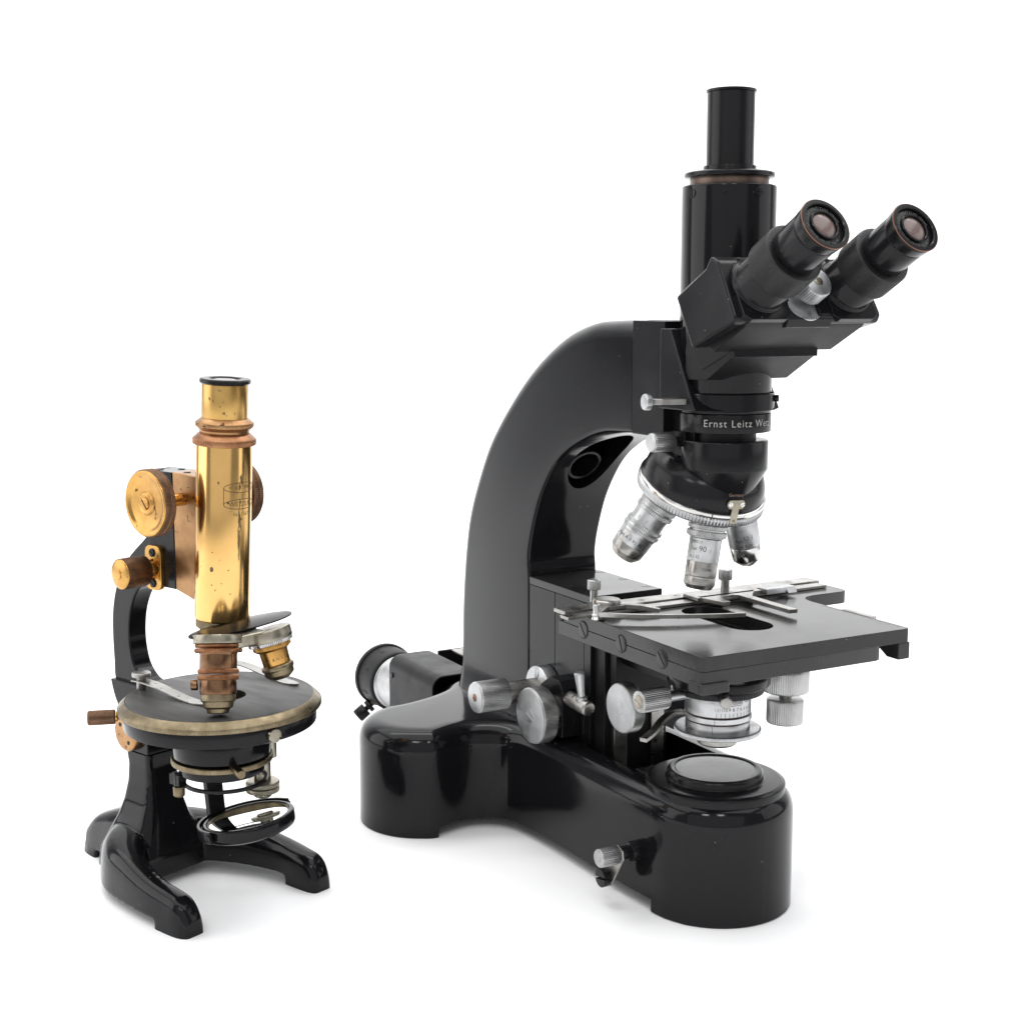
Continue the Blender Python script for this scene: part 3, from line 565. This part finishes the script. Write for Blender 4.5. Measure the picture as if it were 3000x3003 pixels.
def eyepiece(y):
    top = V(128.4, y, 439.3)
    def at(s): return top - ea * s
    t = obj('eyepiece_tube', merge(lathe([(18.2, 0), (18.2, 3), (16.8, 4), (16.8, 18)], at(66), ea, seg=72, b=0.5)), LACQ2, hd)
    obj('focusing_ring', lathe([(18.2, 0, 1), (18.7, 0.8, 1), (18.7, 18, 1), (18.0, 19.2), (15, 19.2)], at(47.5), ea, knurl=(110, 0.22), b=0.4), KNB, t)
    e = obj('eyepiece', merge(lathe([(14.6, 0), (14.6, 22), (14.2, 22.5), (14.2, 23), (14.9, 23.5), (15.4, 28.5), (15.6, 29.6)], at(31), ea, seg=80, b=0.25), ring(12.8, 15.7, 29.4, 31.6, at(31), ea, seg=80, b=0.5), ring(7.9, 9.2, 28.8, 31.2, at(31), ea, b=0.4)), LACQ2, hd)
    obj('worn_rim', ring(15.35, 15.85, 30.7, 31.3, at(31), ea, seg=80, b=0.1), WORN, e)
    obj('lens', lathe([(8.0, 28.9), (7.6, 29.8), (5.5, 30.5), (2.8, 30.85)], at(31), ea, seg=48, b=0.2), LENS, e)
    u0, v0, _ = frame(ea)
    s_ = 1 if y > 0 else -1
    mp = [(-17.5, 19), (-17.5, -2)] + [(17.5*math.cos(R(a)), -2 - 17.5*math.sin(R(a))) for a in range(170, 5, -10)] + [(17.5, -2), (17.5, 19), (13, 22), (-13, 22)]
    obj('mount_plate', prism([(c, -e) for c, e in mp], at(68), (0, 1, 0), u0, ea, 0, 4.2), LACQ2, t, bevel=0.5)
    txt = text_mesh('ERNST LEITZ GMBH WETZLAR   PERIPLAN GF 10x M', 2.5)
    k = 2 * math.pi / 71.0
    flatw = put(txt, lambda a, c: at(31) + ea * 29.75 + (u0*math.cos(1.2 + a*k) + v0*math.sin(1.2 + a*k)) * (11.1 - c))
    me = raw('lettering', flatw); me.materials.append(DIMINK); lo = bpy.data.objects.new('lettering', me); C.objects.link(lo); lo.parent = e
    ud_ = (BCAM - at(60)); e_1, e_2, _ = frame(ea, ud_)
    for da in (-100, 20, 120):
        dd = e_1*math.cos(R(da)) + e_2*math.sin(R(da)); screw(t, at(64.6) + dd * 19.2, ea, 1.7, 0.8, LACQ2, da)
eyepiece(-33.2); eyepiece(33.2)
ik = obj('pupil_dial', lathe([(15, 0), (15, 1.6)], V(73, 0, 399.5), ea, seg=72), ALU, hd)
obj('dial_knob', lathe([(9.8, 1.6, 1), (9.8, 11.5, 1), (9.2, 12.4)], V(76, 0, 403.5), ea, knurl=(40, 0.4), b=0.5), ALU, ik)
screw(ik, V(76, 0, 403.5) + ea * 12.3, ea, 3.2, 0.3, NICK, 30)
dn = V(math.sin(R(30.5)), 0, -math.cos(R(30.5)))
flatink('lettering', merge(sh(text_mesh('55', 3.2), 0, 0.6), *[stroke([(i*1.9, -3.6), (i*1.9*1.08, -1.6 if i else -1.0)], 0.3) for i in range(-3, 4)]), V(73, 0, 399.5) + dn * 11.2 + ea * 1.75, (0, 1, 0), -dn, BLACKINK, ik)

# ================================================================== THE BRASS MICROSCOPE
SLOC = (-0.19128, 0.89316, 0); SA = R(-40)
SM = rootobj('brass_microscope', SLOC, SA, 'small antique microscope with polished brass tube, round stage and black horseshoe foot', 'microscope')
SCAM = to_local(SLOC, SA, (0, 0, 0.395))

# ---- cast foot: pillar, two front legs and a heel, blended into one casting
def rsec(x0, x1, hy, z, r):
    out = []
    for cx, cy, a0 in ((x1-r, hy-r, 0), (x0+r, hy-r, 90), (x0+r, -hy+r, 180), (x1-r, -hy+r, 270)):
        for i in range(5): t = R(a0 + 22.5 * i); out.append((cx + r*math.cos(t), cy + r*math.sin(t), z))
    return out
pillar = loft([rsec(x0, x1, hy, z, r) for x0, x1, hy, z, r in ((-112, -52, 30, 6, 12), (-110, -53, 29, 20, 12), (-104, -56, 25, 32, 11), (-98, -59, 19.5, 44, 8), (-94, -61.5, 15.5, 55, 5), (-91, -64, 13, 68, 3.2), (-90, -65.5, 12.2, 80, 2.4), (-91.5, -65, 12.6, 92, 2.0))])
def leg(path):
    """path: (x, y, half width, height, bottom)"""
    P = catmull(path, 5); secs = []
    for i, (x, y, hw, h, zb) in enumerate(P):
        a, b = P[max(i-1, 0)], P[min(i+1, len(P)-1)]; tx, ty = b[0]-a[0], b[1]-a[1]; l = math.hypot(tx, ty); nx, ny = -ty/l, tx/l
        s = []
        for k in range(13):
            t = math.pi * k / 12; c = math.cos(t); sn = math.sin(t)
            s.append((hw * (abs(c) ** 0.62) * (1 if c >= 0 else -1) * (1 - 0.10 * sn), zb + (h - zb) * (0.42 + 0.58 * sn ** 0.75)))
        s = [(hw * 1.03, zb)] + s + [(-hw * 1.03, zb)]
        secs.append([(x + nx * a_, y + ny * a_, z) for a_, z in s])
    return loft(secs)
legs = []
for s, ex, ey in ((-1, -4, -2.5), (1, 6, 3.0)):
    legs.append(leg([(-84, s*4, 20, 40, 6), (-78, s*21, 19, 40, 6), (-62, s*36, 15, 37, 6), (-38+ex*.4, s*(45+ey*.5), 11.5, 33, 6), (-10+ex*.8, s*(50+ey), 10, 27.5, 6), (12+ex, s*(50+ey), 9.6, 24.5, 6), (21+ex, s*(50+ey), 9.2, 22.8, 6), (27+ex, s*(49.7+ey), 8.0, 18.5, 6)]))
    legs.append(leg([(2+ex, s*(50+ey), 9.8, 17, -3), (12+ex, s*(50+ey), 9.8, 21, -3), (22+ex, s*(50+ey), 9.4, 20.5, -3), (28+ex, s*(49.6+ey), 8.4, 17, -3), (32+ex, s*(49.5+ey), 6.2, 10, -3)]))
legs.append(leg([(-88, 0, 20, 46, 6), (-104, 0, 18, 43, 6), (-122, 0, 15.5, 37, 6), (-138, 0, 13.5, 29.5, 6), (-148, 0, 11.5, 20, 6)]))
legs.append(leg([(-131, 0, 14.4, 20, -3), (-142, 0, 13.4, 18, -3), (-151, 0, 10.8, 12, -3)]))
def casting():
    me = raw('foot', merge(pillar, *legs)); o = bpy.data.objects.new('foot', me); C.objects.link(o)
    md = o.modifiers.new('r', 'REMESH'); md.mode = 'VOXEL'; md.voxel_size = 0.0011
    sm = o.modifiers.new('s', 'SMOOTH'); sm.factor = 0.5; sm.iterations = 11
    dg = bpy.context.evaluated_depsgraph_get(); dg.update()
    m2 = bpy.data.meshes.new_from_object(o.evaluated_get(dg)); bpy.data.objects.remove(o); bpy.data.meshes.remove(me)
    g = ([tuple(v.co * 1000) for v in m2.vertices], [tuple(p.vertices) for p in m2.polygons]); bpy.data.meshes.remove(m2)
    return g
foot = obj('foot', casting(), LACQ, SM, ang=50, cuts=[box(-250, 150, -150, 150, -20, 0), box(-130, -30, -90, 90, 89.5, 120)])
obj('toe_wear', lathe([(3.2, 0), (3.0, 0.3)], (25.6, -52.2, 4.5), (0.62, -0.78, 0.1), seg=9, b=0.1), WORN, foot)
# ---- inclination joint and limb
obj('joint_lug', pxz([(-90.5, 89.6), (-66, 89.6), (-66, 100), (-70, 112), (-80, 117), (-92, 112)], -12, 12), LACQ, SM, bevel=0.8)
jd = obj('joint_bolt', lathe([(13, 0), (13, 4.5), (11.5, 5.6), (4, 5.6)], (-84, -11.8, 103.5), (0, -1, 0), b=0.8), BRASSB, SM)
obj('pin_hole', lathe([(1.5, 0), (1.5, 0.3)], (-80, -17.3, 97.5), (0, -1, 0), b=0.1), DARK, jd)
obj('pin_hole', lathe([(1.5, 0), (1.5, 0.3)], (-89, -17.3, 109), (0, -1, 0), b=0.1), DARK, jd)
outer = catmull([(-92, 108), (-101, 120), (-108, 137), (-108.5, 150), (-109, 168), (-107.5, 187), (-101, 206), (-88, 224), (-66, 241.5), (-57, 250)], 5)
inner = catmull([(-57, 211), (-72, 207), (-80, 200), (-86.5, 187), (-89, 172), (-88, 160), (-84, 149), (-75, 141), (-64, 138), (-58, 132), (-60, 122), (-72, 112)], 5)
limb = obj('limb', pxz(outer + [(-57, 288.5), (-50, 288.5)] + [(-50, 211)] + inner, -7.3, 7.3), LACQ, SM, bevel=1.6, seg=3)
obj('limb_foot', pxz(catmull([(-95, 112), (-104, 124), (-108.8, 137)], 4) + [(-66, 137), (-58, 131), (-58, 122), (-72, 112)], -10.5, 10.5), LACQ, SM, bevel=0.8)
obj('stage_arm', box(-75, -20, -15, 15, 122.5, 133), LACQ2, SM, bevel=0.8)
# ---- slide with rack
sb = obj('slide_block', box(-56.5, -29.3, -11, 11, 211, 288.5), LACQ2, SM, bevel=0.5)
rk = obj('rack_slide', pxz([(-29.2, 211), (-9, 206), (-3, 287.6), (-29.2, 288.9)], -10.6, 10.6), BRASSB, SM, bevel=0.6)
for x, y in ((-48, -6), (-40, 5), (-22, -4), (-13, 4)): screw(rk if x > -29 else sb, (x, y, 288.3), (0, 0, 1), 2.4, 0.5, LACQ2, random.uniform(0, 180))
obj('gib_seam', put(merge(stroke([(-14, 262), (-14, 258), (-11, 258)], 0.35), stroke([(-14, 280), (-11, 280)], 0.35), stroke([(-29, 250), (-24, 249.6)], 0.4)), lambda a, c: V(a, -10.72, c)), BROWNINK, rk)
ca = obj('coarse_focus', cyl(4.2, (-19, -33, 272), (-19, 33, 272)), BRASS2, SM)
for s in (-1, 1):
    k = obj('knob', lathe([(10, 0), (19, 0.4), (21.4, 1.2, 1), (21.8, 2, 1), (21.8, 4.4, 1), (20.8, 4.9), (20.8, 5.3), (21.8, 5.8, 1), (21.8, 8.6, 1), (21.2, 9.0), (20.6, 5.0)], (-19, s*30, 272), (0, s, 0), knurl=(100, 0.28), b=0.15), TARN, ca)
    obj('knob_face', lathe([(21.0, 8.4), (21.2, 9.4), (20.2, 10.0), (18.4, 9.6), (15, 7.6), (10.5, 6.6), (8.2, 7.6), (7.2, 9.4), (6.4, 10.0), (5.0, 9.6)], (-19, s*30, 272), (0, s, 0), seg=80, b=0.5), BRASS2, k)
    screw(k, (-19, s*39.2, 272), (0, s, 0), 4.2, 0.6, BRASS2, 40, dome=0.5)
fi = obj('fine_focus', pxz(rrect(-57.5, -40.5, 208.5, 238.5, 5), -14.2, -10.8), BRASS2, SM, bevel=0.6)
obj('boss', lathe([(7.2, 0), (6.6, 4), (6.6, 9)], (-48.5, -14, 223), (0, -1, 0)), BRASS2, fi)
for z in (213.2, 233.8): screw(fi, (-49, -14.1, z), (0, -1, 0), 2.9, 0.8, LACQ2, 60)
fk = obj('knob', lathe([(9.6, 0, 1), (10.2, 0.6, 1), (10.2, 18.6, 1)], (-48.5, -21, 223), (0, -1, 0), knurl=(62, 0.25), b=0.3), TARN, fi)
obj('knob_face', lathe([(10.1, 18.4), (9.4, 19.3), (5, 20.3), (2, 20.5)], (-48.5, -21, 223), (0, -1, 0), seg=48, b=0.4), BRASS2, fi)
screw(fi, (-48.5, -41.2, 223), (0, -1, 0), 3.3, 0.7, BRASS2, 100)

# ---- body tube
TD = V(0.068, 0, 1).normalized(); T0 = V(4.2, 0, 195)
def tz(z): return (z - 195) / TD.z
def tl_(prof, **k): return lathe([(q[0], tz(q[1]), *q[2:]) for q in prof], T0, TD, **k)
tube = obj('body_tube', tl_([(16.6, 195.2), (17.7, 196.4), (17.7, 309.5)], seg=128, b=0.5), BRASS, SM)
obj('guide_bar', sweep([T0 + TD*tz(199) + V(-16.5, 0, 0), T0 + TD*tz(300) + V(-16.5, 0, 0)], 5.5, 2.6, up=(1, 0, 0)), BRASS2, SM, bevel=0.4)
obj('tube_ring', tl_([(17, 308.6), (19.5, 309), (19.9, 309.6, 1), (19.9, 312.6, 1), (19.4, 313.2), (16.6, 316.0), (15.6, 316.4)], knurl=(90, 0.22), b=0.2), COPPER, tube)
obj('draw_ring', tl_([(15.4, 315.6), (16.0, 318.2), (17.6, 320.0), (18.3, 320.6, 1), (18.3, 323.0, 1), (17.6, 323.6), (15.0, 325.8)], knurl=(90, 0.22), b=0.2), BRASSB, tube)
dt_ = obj('draw_tube', tl_([(14.6, 324), (14.6, 347.4)], seg=96), BRASS3, SM)
obj('eyepiece_cap', merge(ring(9.5, 16.1, tz(347.3), tz(350.6), T0, TD, seg=96, b=0.8), lathe([(14.5, tz(348.5)), (14.5, tz(349.4)), (9.5, tz(349.2))], T0, TD)), LACQ2, dt_)
obj('eye_lens', lathe([(9.6, tz(348.6)), (9.4, tz(349.5)), (5, tz(350.2))], T0, TD), LENS, dt_)
tt = SCAM - (T0 + TD * 70)
lens_top = [(12.7 - 12.7*math.cos(math.pi*i/16), 3.2*math.sin(math.pi*i/16)) for i in range(17)]
lens_bot = [(x, -y) for x, y in lens_top]
logo = merge(stroke(lens_top, 0.42), stroke(lens_bot, 0.42), sh(stroke(lens_top, 0.42), 0, -10.6), sh(stroke(lens_bot, 0.42), 0, -10.6), stroke([(0, 0), (0, -10.6)], 0.42), stroke([(25.4, 0), (25.4, -10.6)], 0.42),
             sh(text_mesh('W. & H. SEIBERT', 3.1, 0.88), 12.7, 0.2), sh(text_mesh('O', 3.0), 13.0, -5.4), sh(text_mesh('WETZLAR', 4.2), 12.7, -10.6), sh(text_mesh('No 15679', 3.4), 13.2, -17.2))
cylink('engraving', logo, T0, TD, 17.7, tt, BROWNINK, tube, dang=0, h=tz(283.5), lift=0.05)
random.seed(11)
def streak(n, w, jit):
    L, Rr, a, c = [], [], 0.0, 0.0
    for i in range(4 * n + 1):
        a = 0.9 * a + random.uniform(-jit, jit) * 0.5; c = 0.9 * c + random.uniform(-jit, jit) * 0.5; k = math.sin(math.pi * i / (4 * n)) ** 0.6
        L.append((-w * k * 0.8 + a, i / 4)); Rr.append((max(w * k * 0.8 + c, -w * k * 0.8 + a + 0.05), i / 4))
    vs = [p for q in zip(L, Rr) for p in q]; return vs, [(2*i, 2*i+1, 2*i+3, 2*i+2) for i in range(4 * n)]
STAIN = mat('dark_tarnish', (0.11, 0.075, 0.04), 0.30, 1.0, col2=(0.30, 0.20, 0.09), vscale=500)
for dang, z, n, wd in ((34, 236, 44, 0.9), (38, 285, 7, 1.3), (42, 293, 12, 0.8), (34, 281, 6, 1.0)):
    cylink('tarnish_streak', streak(n, wd, 0.45), T0, TD, 17.7, tt, STAIN, tube, dang=dang, h=tz(z), lift=0.03)
for k in range(26):
    r = random.choice((0.35, 0.5, 0.5, 0.9)); nn = 7
    blob = ([(0, 0)] + [(r*random.uniform(.6, 1.2)*math.cos(2*math.pi*i/nn), r*random.uniform(.6, 1.5)*math.sin(2*math.pi*i/nn)) for i in range(nn)], [(0, i+1, (i+1) % nn+1) for i in range(nn)])
    if k < 14: cylink('tarnish_spot', blob, T0, TD, 17.7, tt, STAIN, tube, dang=random.uniform(-60, 60), h=tz(random.uniform(200, 305)), lift=0.03)
    else: cylink('tarnish_spot', blob, T0, TD, 14.6, tt, STAIN, dt_, dang=random.uniform(-55, 40), h=tz(random.uniform(326, 346)), lift=0.03)
cylink('tarnish_spot', ([(0, 0)] + [(1.3*math.cos(R(i*45)), (1.9 + 0.5*math.sin(i*3.1))*math.sin(R(i*45))) for i in range(8)], [(0, i+1, (i+1) % 8+1) for i in range(8)]), T0, TD, 17.7, tt, STAIN, tube, dang=-23, h=tz(231), lift=0.03)

# ---- double nosepiece
obj('mount_collar', tl_([(15.6, 189.5), (16.8, 190.4, 1), (16.8, 194.6, 1), (16.2, 195.4)], knurl=(80, 0.2), b=0.2), NICKB, SM)
rv = obj('revolver', merge(lathe([(12, 0), (12, 10)], (20, 0, 184)), lathe([(15.5, 0), (15.5, 8)], (6, 0, 181))), NICK, SM)
d1 = V(7.5, -7.7, -41.4).normalized(); O1 = V(31, -24.3, 187.4)
d2 = V(5.6, 3.4, -24.5).normalized(); O2 = V(41.5, 8.0, 186.2)
obj('objective_seat', lathe([(15.9, -4.6), (15.9, 0.6), (15.2, 1.0)], O1, d1, seg=72, b=0.5), NICK, rv)
obj('objective_seat', lathe([(14.9, -5.5), (14.9, 1.2), (14.2, 1.6)], O2, d2, seg=72, b=0.5), NICK, rv)
obj('seat_bridge', box(27, 45, -20, 4, 184, 192), NICK, rv, bevel=1.5)
def cover():
    P = []
    n = 48; cx, cy = 26.0, -2.0
    for ri in range(0, 7):
        f = ri / 6
        for i in range(n):
            t = 2*math.pi*i/n; ax_, by = 13.0, 37
            x = cx + ax_*f*math.cos(t) + 0.12*(by*f*math.sin(t)); y = cy + by*f*math.sin(t)
            P.append((x, y, 195.6 - 1.2*f**2 + 0.075*(y - cy)))
    top = P; m = len(P); bot = [(x, y, z-0.9) for x, y, z in P]; fs = []
    for ri in range(6):
        for i in range(n):
            j = (i+1) % n; a, b_, c, d = ri*n+i, ri*n+j, (ri+1)*n+j, (ri+1)*n+i; fs += [(a, b_, c, d), (m+d, m+c, m+b_, m+a)]
    for i in range(n): j = (i+1) % n; fs.append((6*n+i, 6*n+j, m+6*n+j, m+6*n+i))
    return [V(*p) for p in top + bot], fs
obj('dust_cover', cover(), LACQ2, rv, ang=40)
o1 = obj('objective', merge(lathe([(12.2, 6), (11.6, 7.5), (11.6, 17)], O1, d1, seg=72), lathe([(11.4, 22), (11.4, 32.4)], O1, d1, seg=72)), COPPERD, rv)
for h0, h1, r in ((0.8, 3.4, 14.6), (3.7, 6.6, 14.9), (16.4, 19.6, 12.8), (20, 23.4, 13.0)): obj('knurled_ring', ring(8, r, h0, h1, O1, d1, knurl=(78, 0.22), b=0.9), COPPER, o1)
obj('front_cell', lathe([(10.7, 32.2), (10.7, 36.4), (10.2, 36.8), (9.6, 37), (9.2, 40.4), (8.2, 41), (7.2, 41.4), (6.6, 44.0), (3, 44.6)], O1, d1, seg=64, b=0.3), NICKB, o1)
obj('clamp_tab', lathe([(3.4, 0), (3.4, 4)], O1 + d1 * 26.5 + V(-9.5, -8.5, 0), (-0.7, -0.6, 0)), COPPERD, o1)
o2 = obj('objective', lathe([(9.6, 5), (9.3, 7), (8.8, 18.5)], O2, d2, seg=64), BRASS2, rv)
obj('seat_ring', ring(7, 14.6, 1.2, 3.6, O2, d2, knurl=(78, 0.25), b=0.3), CHROME, o2)
obj('knurled_ring', lathe([(12.2, 3.4), (12.4, 4.0, 1), (12.4, 6.4, 1), (10, 8.2)], O2, d2, knurl=(66, 0.22), b=0.2), BRASS2, o2)
obj('front_cell', lathe([(9.8, 17.8), (10.4, 18.4), (10.4, 20.6), (9.6, 21.4), (9.4, 24.4), (6, 27.2), (3, 27.6)], O2, d2, seg=64, b=0.3), NICKB, o2)
cylink('lettering', merge(text_mesh('& H. S', 2.8), sh(text_mesh('III', 2.4), 0.5, 3.4)), O2, -d2, 9.0, SCAM - O2, BROWNINK, o2, dang=8, h=-13.6, lift=0.12)

# ---- round stage
hole = lathe([(14.6, 100), (14.6, 160)], (2, 1, 0))
st = obj('stage', lathe([(60.6, 139), (60.6, 142.5)], seg=128, b=0.3), EBON, SM, cuts=[hole])
obj('stage_ring', lathe([(62, 134.6), (65.3, 135, 1), (65.8, 135.6, 1), (65.8, 138.2, 1), (65.0, 139.0), (61.2, 142.4), (60.4, 142.2)], knurl=(220, 0.2), b=0.25), NICKB, SM, cuts=[hole])
sd = obj('stage_body', lathe([(57, 123.6), (62.4, 125.0), (62.4, 134.8)], seg=128, b=0.8), LACQ2, SM, cuts=[hole])
dsc = V(0.98, -0.12, 0).normalized()
screw(sd, V(61.6, -8.2, 129.6), dsc, 4.6, 2.6, NICK, 60, dome=0.8)
lvd = V(-0.62, -0.78, 0.0); L0 = V(-46, -40, 128.5)
tv = obj('stage_clamp', merge(cyl(2.1, L0 - lvd*8, L0 + lvd*10)), TARN, SM)
obj('knurled_handle', lathe([(4.6, 8, 1), (4.9, 8.8, 1), (4.9, 24.5, 1), (4.2, 25.6)], L0, lvd, knurl=(34, 0.25), b=0.3), TARN, tv)
obj('collar', lathe([(3.3, 6.6), (3.3, 8.4)], L0, lvd), BRASS2, tv)
def strap(pts, hw):
    P = catmull(pts, 6); n = len(P); return sweep(P, [hw * (1 if i < n - 7 else max(0.18, ((n - 1 - i) / 6) ** 0.55)) for i in range(n)], 0.4)
cl = obj('stage_clip', strap([(-57, -25, 148.2), (-46, -24.8, 148.6), (-33, -24, 147.6), (-18, -23, 145.0), (-6, -22.3, 143.4), (4, -22, 143.0), (15, -21.5, 143.5)], 4.3), STEEL, SM)
obj('clip_post', lathe([(3.3, 142.4), (3.3, 151), (6.2, 151.4), (6.2, 153.6), (5.6, 154.2)], (-51.5, -24.6, 0), b=0.3), STEEL, cl)
cl2 = obj('stage_clip', strap([(-56, 44, 148.2), (-45, 46, 148.6), (-30, 48.5, 147.4), (-12, 49, 145.0), (2, 48.8, 143.4), (12, 48.5, 143.0), (22, 48, 143.5)], 4.3), STEEL, SM)
obj('clip_post', lathe([(3.3, 142.4), (3.3, 151), (6.2, 151.4), (6.2, 153.6), (5.6, 154.2)], (-50, 45, 0), b=0.3), STEEL, cl2)

# ---- substage: condenser sleeve, rack rod and mirror
cs = obj('condenser', merge(lathe([(32, 103.8), (32, 116), (30, 117), (30, 126)], seg=96, b=0.6), lathe([(26, 91), (28.2, 92), (28.2, 99)], seg=96, b=0.6)), LACQ, SM)
obj('iris_ring', lathe([(31.6, 98.2, 1), (33.2, 98.8, 1), (33.2, 101.6, 1), (32.6, 102.4), (28, 103.0)], knurl=(120, 0.2), b=0.2), NICKB, cs)
pd = V(0.95, -0.30, -0.1).normalized()
obj('iris_pin', cyl(2.9, V(26.5, -13.0, 103.2), V(26.5, -13.0, 103.2) + pd * 16), NICKB, cs)
fr_ = obj('filter_ring', ring(25.5, 28, 84.0, 86.4, (1, 1, 0), b=0.4), LACQ2, cs)
obj('filter_pivot', merge(cyl(3.2, (-14, -25, 84), (-14, -25, 93)), box(-20, -10, -28, -22, 85, 92)), LACQ2, fr_)
obj('pivot_nut', lathe([(2.4, 76.4), (3.8, 77.4), (3.9, 83.8)], (-14, -25, 0)), NICKB, fr_)
rd = obj('rack_rod', merge(cyl(5.7, (6, 28.5, 75), (6, 28.5, 112)), cyl(4.2, (12, 31, 95), (12, 31, 125))), NICK, SM)
obj('rod_knob', merge(lathe([(10.8, 70.4, 1), (11.4, 71, 1), (11.4, 73.6, 1), (10.9, 74)], (6, 28.5, 0), knurl=(60, 0.25)), lathe([(10.8, 74.2, 1), (11.4, 74.7, 1), (11.4, 77, 1), (10.6, 78)], (6, 28.5, 0), knurl=(60, 0.25)), lathe([(5, 66.6), (6.2, 67.6), (6.2, 71)], (6, 28.5, 0))), NICK, rd)
obj('mirror_bar', sweep([(-12, 3, 56), (-16, 4, 76), (-22, 5, 118)], 6.5, 2.2, up=(1, 0, 0)), LACQ2, SM, bevel=0.5)
MN = V(-0.150, -0.075, 0.985).normalized(); MC = V(20.5, 4.0, 61.0)
mi = obj('mirror', lathe([(24, -9), (29.6, -6.5), (30.3, -4), (30.3, 1.6), (29.4, 2.4), (27.2, 2.4), (26.7, 0.6)], MC, MN, seg=96, b=0.5), LACQ, SM)
obj('mirror_glass', lathe([(26.6, 0.2), (26.6, 1.1)], MC, MN, seg=96, b=0.15), MIRROR, mi)
obj('mirror_rim', ring(26.2, 26.9, 0.9, 1.8, MC, MN, seg=96, b=0.1), NICKB, mi)
m1, m2, _ = frame(MN, (1, 0, 0))
fk_pts = [MC - MN*1.0 + (m1*math.cos(R(a)) + m2*math.sin(R(a))) * 32.6 for a in range(86, 275, 4)]
fo = obj('mirror_fork', sweep(fk_pts, 1.1, 4.0, up=MN), LACQ2, mi, bevel=0.5)
for a in (90, 270): screw(fo, MC - MN*1.0 + (m1*math.cos(R(a)) + m2*math.sin(R(a))) * 33.2, m1*math.cos(R(a)) + m2*math.sin(R(a)), 2.6, 1.0, LACQ2, 20)
obj('fork_boss', cyl(6, MC + (m1*math.cos(R(180)))*31, MC + (m1*math.cos(R(180)))*37), LACQ2, fo)
